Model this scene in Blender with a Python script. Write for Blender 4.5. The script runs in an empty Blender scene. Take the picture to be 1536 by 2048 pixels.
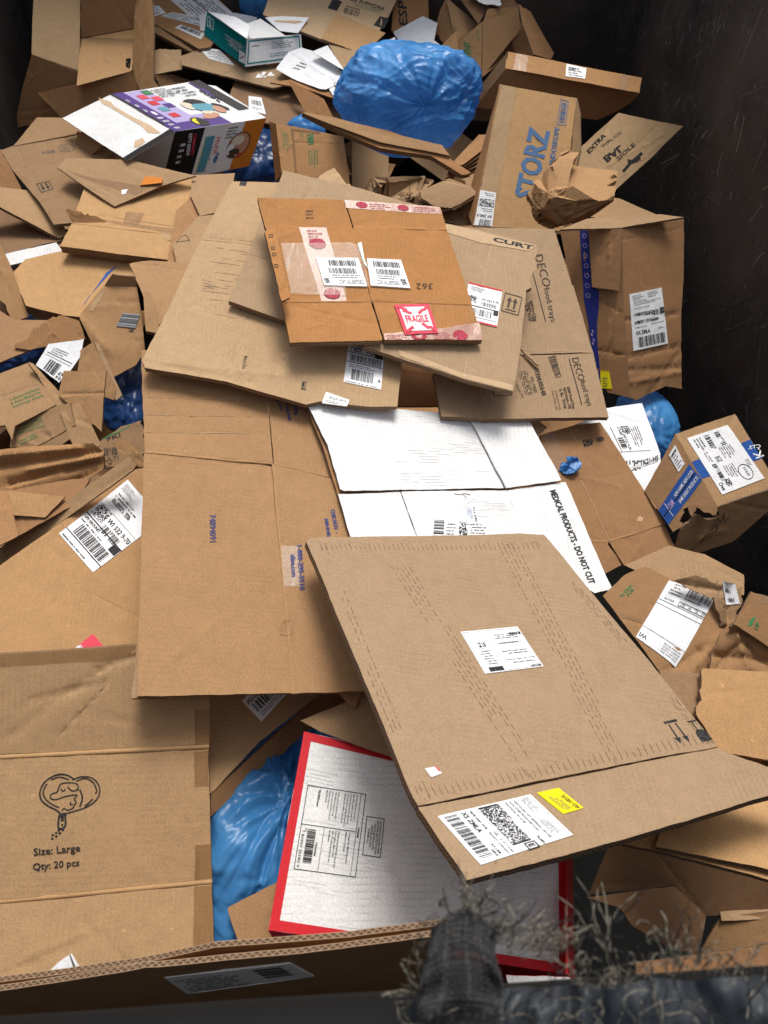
import bpy, math, random
import numpy as np
from mathutils import Vector, Matrix, noise
from mathutils.geometry import delaunay_2d_cdt
R_ = math.radians
random.seed(7)
sc = bpy.context.scene
COL = sc.collection
# ------------------------------------------------------------ camera, sky, sun, exposure
PITCH = 55.0
CAM = Vector((0, 0, 1.15))
FPX = 1500.0
cd = bpy.data.cameras.new("Camera"); cam = bpy.data.objects.new("Camera", cd); COL.objects.link(cam)
cam.location = CAM; cam.rotation_euler = (R_(90 - PITCH), 0, 0)
cd.sensor_fit = 'HORIZONTAL'; cd.sensor_width = 24.0; cd.lens = 24.0 * FPX / 1536
cd.clip_start = .02; cd.clip_end = 100
cd.dof.use_dof = True; cd.dof.focus_distance = 1.5; cd.dof.aperture_fstop = 9.5
sc.camera = cam
w = bpy.data.worlds.new("World"); sc.world = w; w.use_nodes = True
nt = w.node_tree; bg = nt.nodes['Background']
sky = nt.nodes.new('ShaderNodeTexSky'); sky.sky_type = 'NISHITA'; sky.sun_disc = False
SUN_EL, SUN_AZ = 62, 12          # the light comes from the far side of the bin
sky.sun_elevation = R_(SUN_EL); sky.sun_rotation = R_(SUN_AZ)
sky.air_density = 1.0; sky.dust_density = 4.0; sky.ozone_density = 1.0
hs = nt.nodes.new('ShaderNodeHueSaturation'); hs.inputs['Saturation'].default_value = .4      # thin cloud: a whiter sky
nt.links.new(sky.outputs[0], hs.inputs['Color']); nt.links.new(hs.outputs[0], bg.inputs[0]); bg.inputs[1].default_value = .135
sl = bpy.data.lights.new("Sun", 'SUN'); sun = bpy.data.objects.new("Sun", sl); COL.objects.link(sun)
sl.energy = 2.1; sl.angle = R_(20); sl.color = (1, .965, .91)
sd = Vector((math.sin(R_(SUN_AZ)) * math.cos(R_(SUN_EL)), math.cos(R_(SUN_AZ)) * math.cos(R_(SUN_EL)), math.sin(R_(SUN_EL))))
sun.rotation_euler = sd.to_track_quat('Z', 'Y').to_euler()
sc.view_settings.view_transform = 'Standard'; sc.view_settings.look = 'None'
sc.view_settings.exposure = .18; sc.view_settings.gamma = 1
# ------------------------------------------------------------ viewing rays
cF = Vector((0, math.cos(R_(PITCH)), -math.sin(R_(PITCH))))
cU = Vector((0, math.sin(R_(PITCH)), math.cos(R_(PITCH))))
cR = Vector((1, 0, 0))
def ray(px, py): return cF + cR * ((px - 768) / FPX) + cU * ((1024 - py) / FPX)
def nrm(p, r):
    p, r = R_(p), R_(r)
    return (cR * math.sin(r) + cU * (math.cos(r) * math.cos(p)) - cF * (math.cos(r) * math.sin(p))).normalized()
def at(px, py, z):
    d = ray(px, py); return CAM + d * ((z - CAM.z) / d.z)
def zbase(py):
    pts = [(0, -.17), (300, -.12), (600, -.06), (1000, 0.0), (1500, .06), (2048, .08)]
    for (a, za), (b, zb) in zip(pts, pts[1:]):
        if py <= b: return za + (zb - za) * max(0, (py - a)) / (b - a)
    return .08
# ------------------------------------------------------------ materials
MATS = {}
def nmat(name):
    m = bpy.data.materials.new(name); m.use_nodes = True; MATS[name] = m
    return m, m.node_tree, m.node_tree.nodes['Principled BSDF']
def nd(t, typ, **kw):
    n = t.nodes.new(typ)
    for k, v in kw.items():
        if k.startswith('i_'): n.inputs[k[2:].replace('_', ' ')].default_value = v
        else: setattr(n, k, v)
    return n
def mixc(t, fac, a, b, bt='MIX'):
    n = t.nodes.new('ShaderNodeMix'); n.data_type = 'RGBA'; n.blend_type = bt
    for sock, val in ((n.inputs[0], fac), (n.inputs[6], a), (n.inputs[7], b)):
        if hasattr(val, 'node'): t.links.new(val, sock)
        elif isinstance(val, (int, float)): sock.default_value = val
        else: sock.default_value = (*val, 1)
    return n.outputs[2]
def ramp(t, src, stops):
    n = t.nodes.new('ShaderNodeValToRGB'); t.links.new(src, n.inputs[0])
    e = n.color_ramp.elements
    while len(e) < len(stops): e.new(.5)
    for el, (p, v) in zip(e, stops):
        el.position = p; el.color = (v, v, v, 1) if not isinstance(v, tuple) else (*v, 1)
    return n.outputs[0]
def paperboard(name, rgb, flute=.35, dirt=.5, rough=.85, spec=.18, dcol=(.10, .07, .04)):
    m, t, b = nmat(name); L = t.links.new
    uv = nd(t, 'ShaderNodeUVMap').outputs[0]
    def nz(scale, det=3, ro=.6, vec=uv):
        n = nd(t, 'ShaderNodeTexNoise'); n.inputs['Scale'].default_value = scale; n.inputs['Detail'].default_value = det
        n.inputs['Roughness'].default_value = ro; L(vec, n.inputs[0]); return n.outputs[0]
    fib = nz(330, 4, .75); blot = nz(9, 4, .65); mid = nz(55, 3)
    mp = nd(t, 'ShaderNodeMapping'); mp.inputs['Scale'].default_value = (1, .06, 1); L(uv, mp.inputs[0])
    streak = nz(180, 3, .7, mp.outputs[0])
    c = mixc(t, ramp(t, blot, [(.3, 0.0), (.7, 1.0)]), tuple(x * .86 for x in rgb), tuple(min(1, x * 1.1) for x in rgb))
    c = mixc(t, ramp(t, fib, [(.35, 0.), (.65, 1.)]), c, tuple(min(1, x * 1.22) for x in rgb)); 
    c2 = mixc(t, .22, c, mixc(t, ramp(t, fib, [(.36, 0.), (.64, 1.)]), tuple(x * .62 for x in rgb), tuple(min(1, x * 1.3) for x in rgb)))
    c3 = mixc(t, ramp(t, mid, [(.42, 0.), (.62, .18)]), c2, tuple(x * .7 for x in rgb))
    wv = nd(t, 'ShaderNodeTexWave'); wv.inputs['Scale'].default_value = 36; wv.inputs['Distortion'].default_value = .35
    wv.inputs['Detail'].default_value = 1; L(uv, wv.inputs[0])
    # faint flute lines, patchy
    pm = nd(t, 'ShaderNodeMath', operation='MULTIPLY'); L(ramp(t, wv.outputs[1], [(.0, 1.), (.3, 0.)]), pm.inputs[0]); L(ramp(t, nz(14, 4), [(.45, 0.), (.68, .5 * flute)]), pm.inputs[1])
    c4 = mixc(t, pm.outputs[0], c3, tuple(x * .42 for x in rgb))
    sm = nd(t, 'ShaderNodeMath', operation='MULTIPLY'); L(ramp(t, streak, [(.55, 0.), (.72, 1.)]), sm.inputs[0]); L(ramp(t, nz(5, 3), [(.48, 0.), (.7, .45 * dirt)]), sm.inputs[1])
    c5 = mixc(t, sm.outputs[0], c4, dcol)
    sp = ramp(t, nz(75, 2, .5), [(.735, 0.), (.76, .8 * dirt)])
    c6 = mixc(t, sp, c5, tuple(min(1, x * 1.8) for x in rgb))
    L(c6, b.inputs['Base Color'])
    b.inputs['Roughness'].default_value = rough; b.inputs['Specular IOR Level'].default_value = spec
    bp = nd(t, 'ShaderNodeBump'); bp.inputs['Strength'].default_value = .35; bp.inputs['Distance'].default_value = .0008
    ad = nd(t, 'ShaderNodeMath', operation='MULTIPLY_ADD'); L(wv.outputs[1], ad.inputs[0]); ad.inputs[1].default_value = .45 * flute; L(fib, ad.inputs[2])
    L(ad.outputs[0], bp.inputs['Height'])
    bp2 = nd(t, 'ShaderNodeBump'); bp2.inputs['Strength'].default_value = .5; bp2.inputs['Distance'].default_value = .004
    L(nz(22, 4, .55), bp2.inputs['Height']); L(bp2.outputs[0], bp.inputs['Normal']); L(bp.outputs[0], b.inputs['Normal'])
    return m
SPEC = {}
def K(name, rgb, *a):
    SPEC[name] = (rgb, a); return paperboard(name, rgb, *a)
SHADES = ((1, 1, 1), (.88, .87, .88), (1.07, 1.06, 1.03), (.78, .75, .74), (.95, 1.0, 1.08), (1.02, .95, .88))
def shade_of(mat, T):        # board of slightly different stock from box to box
    if mat not in SPEC or not mat.startswith('kraft'): return mat
    k = sum(ord(ch) * (i + 3) for i, ch in enumerate(T.label)) % len(SHADES)
    if k == 0: return mat
    nm = '%s_%d' % (mat, k)
    if nm not in MATS: rgb, a = SPEC[mat]; paperboard(nm, tuple(min(.9, x * y) for x, y in zip(rgb, SHADES[k])), *a)
    return nm
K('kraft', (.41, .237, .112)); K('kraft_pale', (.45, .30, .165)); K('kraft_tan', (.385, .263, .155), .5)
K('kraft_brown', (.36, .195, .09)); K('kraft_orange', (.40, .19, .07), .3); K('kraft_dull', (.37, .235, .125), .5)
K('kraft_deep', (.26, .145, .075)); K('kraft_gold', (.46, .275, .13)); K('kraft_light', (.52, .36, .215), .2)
K('white_board', (.76, .76, .75), .8, .35, .6, .3, (.35, .35, .36)); K('grey_board', (.42, .40, .38), .2)
K('white_paper', (.80, .81, .84), .0, .3, .5, .35, (.5, .5, .52)); K('label_white', (.86, .87, .885), 0, .22, .4, .35, (.5, .48, .46))
K('inkpale', (.60, .43, .28), 0)
def plain(name, rgb, rough=.6, spec=.3, alpha=1, metal=0):
    m, t, b = nmat(name); b.inputs['Base Color'].default_value = (*rgb, 1)
    b.inputs['Roughness'].default_value = rough; b.inputs['Specular IOR Level'].default_value = spec
    b.inputs['Alpha'].default_value = alpha; b.inputs['Metallic'].default_value = metal
    return m
def printed(name, rgb, wear=.25, rough=.6):
    m, t, b = nmat(name); L = t.links.new
    uv = nd(t, 'ShaderNodeUVMap').outputs[0]
    n = nd(t, 'ShaderNodeTexNoise'); n.inputs['Scale'].default_value = 260; n.inputs['Detail'].default_value = 4; L(uv, n.inputs[0])
    c = mixc(t, ramp(t, n.outputs[0], [(.4, 0.), (.75, wear)]), rgb, tuple(min(1, x + .25) for x in rgb))
    L(c, b.inputs['Base Color']); b.inputs['Roughness'].default_value = max(rough, .5); b.inputs['Specular IOR Level'].default_value = .15
    return m
printed('ink', (.018, .017, .017)); printed('ink_soft', (.10, .095, .09)); printed('ink_brown', (.07, .045, .028), .1)
printed('ink_blue', (.035, .045, .17)); printed('ink_steel', (.07, .16, .32)); printed('ink_green', (.05, .22, .08)); printed('ink_red', (.42, .03, .06))
printed('red_print', (.60, .02, .03), .06, .4); printed('purple', (.075, .028, .22), .05, .3); printed('lilac', (.46, .38, .66), .05, .3)
printed('teal', (.0, .20, .215), .06, .4); printed('orange_print', (.62, .20, .02), .06, .35); printed('black_print', (.014, .012, .012), .04, .35)
printed('blue_tape', (.018, .028, .20), .1, .3); printed('blue_band', (.02, .085, .33), .08, .35); printed('yellow_sticker', (.86, .74, .01), .04, .4)
printed('skin_print', (.55, .28, .18), .1, .4); printed('cream_print', (.75, .66, .5), .1, .4); printed('cyan_print', (.10, .33, .42), .1, .4); printed('white_print', (.85, .85, .85), .0, .35)
printed('scuff', (.16, .11, .07), 0); printed('scuff_grey', (.56, .56, .57), 0); printed('grey_print', (.35, .36, .38), .1); printed('pinkred', (.74, .06, .10), .05, .4)
printed('void_dark', (.006, .006, .006), 0, .9)
def tape(name, rgb, alpha):
    m, t, b = nmat(name); L = t.links.new
    b.inputs['Base Color'].default_value = (*rgb, 1); b.inputs['Roughness'].default_value = .22; b.inputs['Alpha'].default_value = alpha
    uv = nd(t, 'ShaderNodeUVMap').outputs[0]
    n = nd(t, 'ShaderNodeTexNoise'); n.inputs['Scale'].default_value = 45; n.inputs['Detail'].default_value = 5; L(uv, n.inputs[0])
    v = nd(t, 'ShaderNodeTexVoronoi', feature='DISTANCE_TO_EDGE'); v.inputs['Scale'].default_value = 40; L(uv, v.inputs[0])
    mp = nd(t, 'ShaderNodeMapping'); mp.inputs['Scale'].default_value = (1, .12, 1); mp.inputs['Rotation'].default_value = (0, 0, .5); L(uv, mp.inputs[0])
    n2 = nd(t, 'ShaderNodeTexNoise'); n2.inputs['Scale'].default_value = 90; n2.inputs['Detail'].default_value = 4; L(mp.outputs[0], n2.inputs[0])
    L(ramp(t, n2.outputs[0], [(.58, alpha), (.72, min(1, alpha + .25))]), b.inputs['Alpha'])
    bp = nd(t, 'ShaderNodeBump'); bp.inputs['Strength'].default_value = .6; bp.inputs['Distance'].default_value = .002; L(n.outputs[0], bp.inputs['Height']); L(bp.outputs[0], b.inputs['Normal'])
tape('tape_brown', (.30, .15, .05), .38); tape('tape_clear', (.50, .385, .29), .20); tape('tape_pink', (.66, .40, .33), .50); tape('tape_teal', (.35, .75, .68), .7)
tape('film', (.62, .52, .44), .25)
# corrugated cut edge: two liners with the fluted medium between them; u = metres along the edge, v = one unit per wall
m, t, b = nmat('flute_edge'); L = t.links.new
uv = nd(t, 'ShaderNodeUVMap').outputs[0]; sp_ = nd(t, 'ShaderNodeSeparateXYZ'); L(uv, sp_.inputs[0])
def mth(op, a, bb=None, c=None):
    n = nd(t, 'ShaderNodeMath', operation=op)
    for i, x in enumerate((a, bb, c)):
        if x is None: continue
        if hasattr(x, 'node'): L(x, n.inputs[i])
        else: n.inputs[i].default_value = x
    return n.outputs[0]
fr = mth('FRACT', sp_.outputs[1])
n0 = nd(t, 'ShaderNodeTexNoise'); n0.inputs['Scale'].default_value = 14; n0.inputs['Detail'].default_value = 3; L(uv, n0.inputs[0])
n1 = nd(t, 'ShaderNodeTexNoise'); n1.inputs['Scale'].default_value = 37; n1.inputs['Detail'].default_value = 3; L(uv, n1.inputs[0])
sn = mth('SINE', mth('MULTIPLY', mth('MULTIPLY_ADD', n0.outputs[0], .010, sp_.outputs[0]), 2 * math.pi / .0082))
wy = mth('MULTIPLY_ADD', mth('MULTIPLY', sn, mth('MULTIPLY_ADD', n1.outputs[0], 1.0, .1)), .42, .5)
on = mth('LESS_THAN', mth('ABSOLUTE', mth('SUBTRACT', fr, wy)), .12)
ln = mth('GREATER_THAN', mth('ABSOLUTE', mth('SUBTRACT', fr, .5)), .36)
mk = mth('MAXIMUM', on, ln)
nn = nd(t, 'ShaderNodeTexNoise'); nn.inputs['Scale'].default_value = 60; L(uv, nn.inputs[0])
cc = mixc(t, mk, (.085, .052, .032), mixc(t, nn.outputs[0], (.22, .14, .085), (.46, .31, .195)))
L(cc, b.inputs['Base Color']); b.inputs['Roughness'].default_value = .9; b.inputs['Specular IOR Level'].default_value = .1
K('plain_edge', (.33, .21, .12), 0, 0)
# ------------------------------------------------------------ depth bookkeeping so that sheets rest on each other
GS = 6; GX0, GY0 = -240, -240; GW, GH = (1536 + 480) // GS, (2048 + 480) // GS
gx = GX0 + (np.arange(GW) + .5) * GS; gy = GY0 + (np.arange(GH) + .5) * GS
PX, PY = np.meshgrid(gx, gy)
RD = np.array(cF)[None, None] + np.array(cR)[None, None] * ((PX - 768) / FPX)[..., None] + np.array(cU)[None, None] * ((1024 - PY) / FPX)[..., None]
BUF = np.full(PX.shape, 99.0)
def pmask(poly):
    m = np.zeros(PX.shape, bool); n = len(poly)
    for i in range(n):
        x0, y0 = poly[i]; x1, y1 = poly[(i + 1) % n]
        if y0 == y1: continue
        c = ((PY < y0) != (PY < y1)) & (PX < (x1 - x0) * (PY - y0) / (y1 - y0) + x0)
        m ^= c
    return m
def pdepth(o, n):
    nn_ = np.array(n); den = RD @ nn_
    den = np.where(np.abs(den) < 1e-5, -1e-5, den)
    return float((o - CAM).dot(n)) / den
# ------------------------------------------------------------ surfaces
class Surf:
    def __init__(s, o, n, seed=None, amp=.0022, bend=None):
        n = n.normalized()
        s.o = o.copy(); s.n = n; s.amp = amp; s.seed = seed if seed is not None else random.uniform(0, 99)
        a = Vector((1, 0, 0)) - n * n.x
        if a.length < .2: a = Vector((0, 1, 0)) - n * n.y
        s.U = a.normalized(); s.V = n.cross(s.U); s.cr = []; s.bend = bend
    def px(s, p):
        d = ray(*p); den = d.dot(s.n); k = (s.o - CAM).dot(s.n) / den
        return CAM + d * k
    def uv(s, p):
        q = s.px(p) - s.o; return (q.dot(s.U), q.dot(s.V))
    def crease(s, a, b, depth, wd=.004):
        s.cr.append((s.uv(a), s.uv(b), depth, wd))
    def disp(s, u, v):
        d = s.amp * (noise.noise(Vector((u * 3.1, v * 3.1, s.seed))) * 1.6 + noise.noise(Vector((u * 11, v * 11, s.seed + 5))) * .45)
        for (a, b, dp, wd) in s.cr:
            ax, ay = a; bx, by = b; dx, dy = bx - ax, by - ay; l2 = dx * dx + dy * dy
            if l2 < 1e-9: continue
            k = ((u - ax) * dx + (v - ay) * dy) / l2
            kk = min(1, max(0, k)); ex = u - ax - kk * dx; ey = v - ay - kk * dy
            q = (ex * ex + ey * ey) / (wd * wd)
            if q < 9: d -= dp * .001 * math.exp(-1.5 * math.sqrt(q) - .3 * q)
        if s.bend:
            (bu, bv), (du, dv), kf = s.bend
            x = (u - bu) * du + (v - bv) * dv
            d += kf * x * x
        return d
    def P(s, u, v, off=0):
        return s.o + s.U * u + s.V * v + s.n * (s.disp(u, v) + off)
def hinge(sf, A, B, ang, amp=None):
    a, b = sf.px(A), sf.px(B)
    n = Matrix.Rotation(R_(ang), 3, (b - a).normalized()) @ sf.n
    if n.dot(CAM - a) < 0: n = -n
    return Surf(a, n, amp=sf.amp if amp is None else amp)
def hinge_up(sf, A, B, ang):        # the near flap bent up towards the viewer's side
    c = [hinge(sf, A, B, ang), hinge(sf, A, B, -ang)]
    return max(c, key=lambda q: q.n.y)
def tri(A, B, C):        # plane through three 3D points
    n = (B - A).cross(C - A).normalized()
    if n.dot(CAM - A) < 0: n = -n
    return Surf(A, n)
# ------------------------------------------------------------ things and parts
THINGS = []
class Thing:
    def __init__(s, name, label, cat, group=None, kind=None):
        s.name, s.label, s.cat, s.group, s.kind = name, label, cat, group, kind; s.parts = []; THINGS.append(s)
    def part(s, name, surf=None, parent=None, label=None):
        p = Part(s, name, surf, parent); p.label = label; s.parts.append(p); return p
class Part:
    def __init__(s, thing, name, surf, parent=None):
        s.t, s.name, s.s, s.parent = thing, name, surf, parent; s.v = []; s.f = []; s.m = []; s.u = []; s.mats = []; s.smooth = []; s.kind = None
        s.uo = (random.uniform(0, 3), random.uniform(0, 3)); s.rot = 0
    def mi(s, m):
        if m not in s.mats: s.mats.append(m)
        return s.mats.index(m)
    def face(s, idx, m, uvs=None, sm=False):
        s.f.append(idx); s.m.append(s.mi(m)); s.u.append(uvs or [(s.v[i][0], s.v[i][1]) for i in idx]); s.smooth.append(sm)
    def poly3(s, pts, m, sm=False):
        b = len(s.v); s.v += [Vector(p) for p in pts]; s.face(list(range(b, len(s.v))), m, None, sm)
def jitter_poly(P, h, rough, seed, torn):
    out = []; n = len(P)
    for i in range(n):
        a = P[i]; b = P[(i + 1) % n]; d = math.dist(a, b); k = max(1, int(d / h))
        nx, ny = (b[1] - a[1]) / (d + 1e-9), -(b[0] - a[0]) / (d + 1e-9)
        tr = torn if (torn and (torn is True or i in torn)) else None
        for j in range(k):
            q = j / k; x = a[0] + (b[0] - a[0]) * q; y = a[1] + (b[1] - a[1]) * q
            if j == 0: out.append((x, y)); continue
            e = noise.noise(Vector((x * 60, y * 60, seed))) * rough + noise.noise(Vector((x * 9, y * 9, seed))) * rough * 1.5
            if tr: e += noise.noise(Vector((x * 45, y * 45, seed + 3))) * .008 + noise.noise(Vector((x * 130, y * 130, seed + 3))) * .004
            out.append((x + nx * e, y + ny * e))
    return out
def inside(P, x, y):
    c = False; n = len(P)
    for i in range(n):
        x0, y0 = P[i]; x1, y1 = P[(i + 1) % n]
        if (y0 > y) != (y1 > y) and x < (x1 - x0) * (y - y0) / (y1 - y0) + x0: c = not c
    return c
def dseg(P, x, y):
    best = 9
    for i in range(len(P)):
        ax, ay = P[i]; bx, by = P[(i + 1) % len(P)]; dx, dy = bx - ax, by - ay; l = dx * dx + dy * dy + 1e-12
        k = min(1, max(0, ((x - ax) * dx + (y - ay) * dy) / l)); d = math.hypot(x - ax - k * dx, y - ay - k * dy)
        if d < best: best = d
    return best
def slab(part, sf, poly_px=None, mat='kraft', t=.004, layers=1, back=None, edge='flute_edge', h=None, rough=.0009, torn=None, reg=True, uv2=None, fl=0, soft=0):
    P = [sf.uv(p) for p in poly_px] if poly_px else uv2
    ar = sum(P[i][0] * P[(i + 1) % len(P)][1] - P[(i + 1) % len(P)][0] * P[i][1] for i in range(len(P)))
    if ar < 0: P = P[::-1]; torn = [(len(P) - 2 - i) % len(P) for i in torn] if isinstance(torn, (list, tuple)) else torn
    xs = [p[0] for p in P]; ys = [p[1] for p in P]; size = max(max(xs) - min(xs), max(ys) - min(ys))
    if size > 1.6: print('BIG', part.t.name, part.t.label[:40], part.name, round(size, 2))
    if size < .02: print('TINY', part.t.name, part.name, round(size, 3))
    if size < .62 and reg: mat = shade_of(mat, part.t); back = shade_of(back, part.t) if back else back
    h = h or min(.022, max(.008, size / 22))
    B = jitter_poly(P, h * .6, rough, sf.seed, torn)
    n = len(B); pts = [Vector(p) for p in B]; edges = [(i, (i + 1) % n) for i in range(n)]
    x = min(xs)
    while x < max(xs):
        y = min(ys)
        while y < max(ys):
            xx = x + random.uniform(-.25, .25) * h; yy = y + random.uniform(-.25, .25) * h
            if inside(B, xx, yy) and dseg(P, xx, yy) > h * .45: pts.append(Vector((xx, yy)))
            y += h
        x += h
    for (a, b, dp, wd) in sf.cr:
        d = math.dist(a, b); k = max(2, int(d / (h * .8))); nx, ny = -(b[1] - a[1]) / d, (b[0] - a[0]) / d
        for j in range(k + 1):
            q = j / k; cx, cy = a[0] + (b[0] - a[0]) * q, a[1] + (b[1] - a[1]) * q
            for o in (-1.6 * wd, -.8 * wd, 0, .8 * wd, 1.6 * wd):
                X, Y = cx + nx * o, cy + ny * o
                if inside(B, X, Y) and dseg(P, X, Y) > .002: pts.append(Vector((X, Y)))
    vs, es, fs, *_ = delaunay_2d_cdt(pts, edges, [], 1, 1e-5)
    b0 = len(part.v); k = len(vs)
    cnt = {}
    for f in fs:
        for i in range(len(f)):
            e = (f[i], f[(i + 1) % len(f)]); cnt[e] = 1
    bd = [e for e in cnt if (e[1], e[0]) not in cnt]
    bset = {}
    for e in bd: bset[e[0]] = 1
    for q in vs: part.v.append(sf.P(q.x, q.y) - (sf.n * soft if soft and 0 else Vector((0, 0, 0))))
    for q in vs: part.v.append(sf.P(q.x, q.y, -t))
    uo = part.uo
    def UV(i):
        q = vs[i]; return (q.y + uo[0], q.x + uo[1]) if fl else (q.x + uo[0], q.y + uo[1])
    back = back or mat
    for f in fs:
        part.face([b0 + i for i in f], mat, [UV(i) for i in f], True)
        part.face([b0 + k + i for i in reversed(f)], back, [UV(i) for i in reversed(f)], True)
    nxt = {e[0]: e[1] for e in bd}; seen = set()
    for st in list(nxt):
        if st in seen: continue
        c = st; s_ = 0.0
        while c not in seen and c in nxt:
            seen.add(c); d = nxt[c]; ln_ = (vs[c] - vs[d]).length; k0 = len(part.v)
            part.v += [part.v[b0 + c], part.v[b0 + k + c], part.v[b0 + k + d], part.v[b0 + d]]
            part.face([k0, k0 + 1, k0 + 2, k0 + 3], edge, [(s_, layers), (s_, 0), (s_ + ln_, 0), (s_ + ln_, layers)])
            s_ += ln_; c = d
    if mat.startswith('kraft'):
        for (ca, cb, dp, wd) in sf.cr:          # worn, paler fibres along a fold
            if abs(dp) < .7 or wd != .004: continue
            n_ = max(3, int(math.dist(ca, cb) / .012)); dx, dy = cb[0] - ca[0], cb[1] - ca[1]; l_ = math.hypot(dx, dy); nx, ny = -dy / l_, dx / l_; pr = None
            for i in range(n_ + 1):
                q = i / n_; x, y = ca[0] + dx * q, ca[1] + dy * q; w_ = .0009 * (.6 + noise.noise(Vector((x * 70, y * 70, 1)))); o_ = .0022 + .001 * noise.noise(Vector((x * 20, y * 20, 4)))
                ok = inside(P, x, y) and w_ > .0003
                cur = ((x + nx * (o_ - w_), y + ny * (o_ - w_)), (x + nx * (o_ + w_), y + ny * (o_ + w_))) if ok else None
                if cur and pr:
                    k0 = len(part.v); q4 = [pr[0], pr[1], cur[1], cur[0]]; part.v += [sf.P(*z, .0004) for z in q4]; part.face([k0, k0 + 1, k0 + 2, k0 + 3], 'kraft_light' if mat.startswith(('kraft_pale', 'kraft_tan')) else 'kraft_pale', [(z[0], z[1]) for z in q4])
                pr = cur
    if reg and poly_px:
        mk_ = pmask(poly_px); dp_ = pdepth(sf.o, sf.n); BUF[mk_] = np.minimum(BUF[mk_], dp_[mk_])
    return part
def rest(poly, p, r, z, t, cap=.6, lab='', also=()):
    """plane with the given tilt at the lowest height that clears whatever lies below it"""
    cx = sum(q[0] for q in poly) / len(poly); cy = sum(q[1] for q in poly) / len(poly)
    n = nrm(p, r); z0 = zbase(cy) if z is None else z
    o = at(cx, cy, z0); mk_ = pmask(poly)
    for q_ in also: mk_ |= pmask(q_)
    den = (RD @ np.array(n)); sel = mk_ & (BUF < 50)
    if sel.any():
        creq = float(CAM.dot(n)) + den[sel] * (BUF[sel] - .0)
        need = creq.max() + t + .003 - o.dot(n)
        if need > 0:
            if need > .12: print('RAISE %.3f' % need, lab)
            d = ray(cx, cy); o = o + d * (min(need, cap) / d.dot(n))
    return Surf(o, n)
def sheet(name, label, cat, poly, p=55, r=6, z=None, mat='kraft', t=.0045, layers=1, amp=.0022, part='panel', dent=True, cre=(), group=None, cap=.6, thing=None, also=(), lift=0, **kw):
    T = thing or Thing(name, label, cat, group)
    sf = rest(poly, p, r, z, t, cap, label, also); sf.amp = amp; sf.o = sf.o + sf.n * lift
    for c in cre: sf.crease(*c)
    if dent: dents(sf, poly, mat, T.label)
    P = T.part(part, sf); slab(P, sf, poly, mat, t, layers, **kw)
    T.s = sf; T.p = P
    return T
def dents(sf, poly, mat, key):        # chance folds and dents of handled board
    if not mat.startswith('kraft'): return
    rr = random.Random(sum(ord(ch) * (i + 1) for i, ch in enumerate(key))); xs = [p[0] for p in poly]; ys = [p[1] for p in poly]
    for i in range(rr.choice((2, 3, 4, 5))):
        for _ in range(20):
            a = (rr.uniform(min(xs), max(xs)), rr.uniform(min(ys), max(ys)))
            if inside(poly, *a): break
        else: continue
        if rr.random() < .35: k = rr.randrange(len(poly)); b = poly[k]
        else: an = rr.uniform(0, 6.3); L_ = rr.uniform(.15, .5) * max(max(xs) - min(xs), max(ys) - min(ys)); b = (a[0] + math.cos(an) * L_, a[1] + math.sin(an) * L_)
        if math.dist(a, b) < 8 or math.dist(sf.uv(a), sf.uv(b)) > .5: continue
        m_ = ((a[0] + b[0]) / 2 + rr.uniform(-4, 4), (a[1] + b[1]) / 2 + rr.uniform(-4, 4)); dp = rr.choice((-1, 1)) * rr.uniform(.5, 1.7); wd = rr.uniform(.003, .009)
        sf.crease(a, m_, dp, wd); sf.crease(m_, b, dp, wd)
def more(T, name, poly, sf=None, hg=None, mat='kraft', t=.0045, layers=1, cre=(), amp=None, label=None, **kw):
    if hg: sf = hinge(T.s if sf is None else sf, *hg)
    fresh = sf is not None and not sf.cr and sf is not T.s
    sf = sf or T.s
    if fresh: dents(sf, poly, mat, T.label + name + str(poly[0]))
    if amp is not None: sf.amp = amp
    for c in cre: sf.crease(*c)
    P = T.part(name, sf, label=label); slab(P, sf, poly, mat, t, layers, **kw)
    if hg and mat.startswith(('kraft', 'white_board')): foldline(P, sf, hg[0], hg[1], .0021 if t < .009 else .0028, mat)
    return P
def foldline(P, sf, A, B, rad, mat):       # the rounded, slightly crushed fold joining two panels
    a = sf.px(A); d = sf.px(B) - a; k = max(6, int(d.length / .012)); ax = d.normalized(); s1 = sf.n; s2 = ax.cross(s1); n = 8; b0 = len(P.v)
    if d.length > 1.2: return
    for i in range(k + 1):
        c_ = a + d * i / k; u_ = (c_ - sf.o).dot(sf.U); v_ = (c_ - sf.o).dot(sf.V); r_ = rad * (.85 + .5 * noise.noise(Vector((u_ * 35, v_ * 35, 2)))) 
        c_ = c_ + s1 * (sf.disp(u_, v_) - rad * .62) + s2 * (.0012 * noise.noise(Vector((u_ * 18, v_ * 18, 7))))
        for j in range(n): th = 2 * math.pi * j / n; P.v.append(c_ + s1 * (math.cos(th) * r_) + s2 * (math.sin(th) * r_ * 1.35))
    for i in range(k):
        for j in range(n): P.face([b0 + i * n + j, b0 + i * n + (j + 1) % n, b0 + (i + 1) * n + (j + 1) % n, b0 + (i + 1) * n + j], mat, [(i * .012 + x, j * .002 + y) for x, y in ((0, 0), (0, .002), (.012, .002), (.012, 0))], True)
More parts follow.
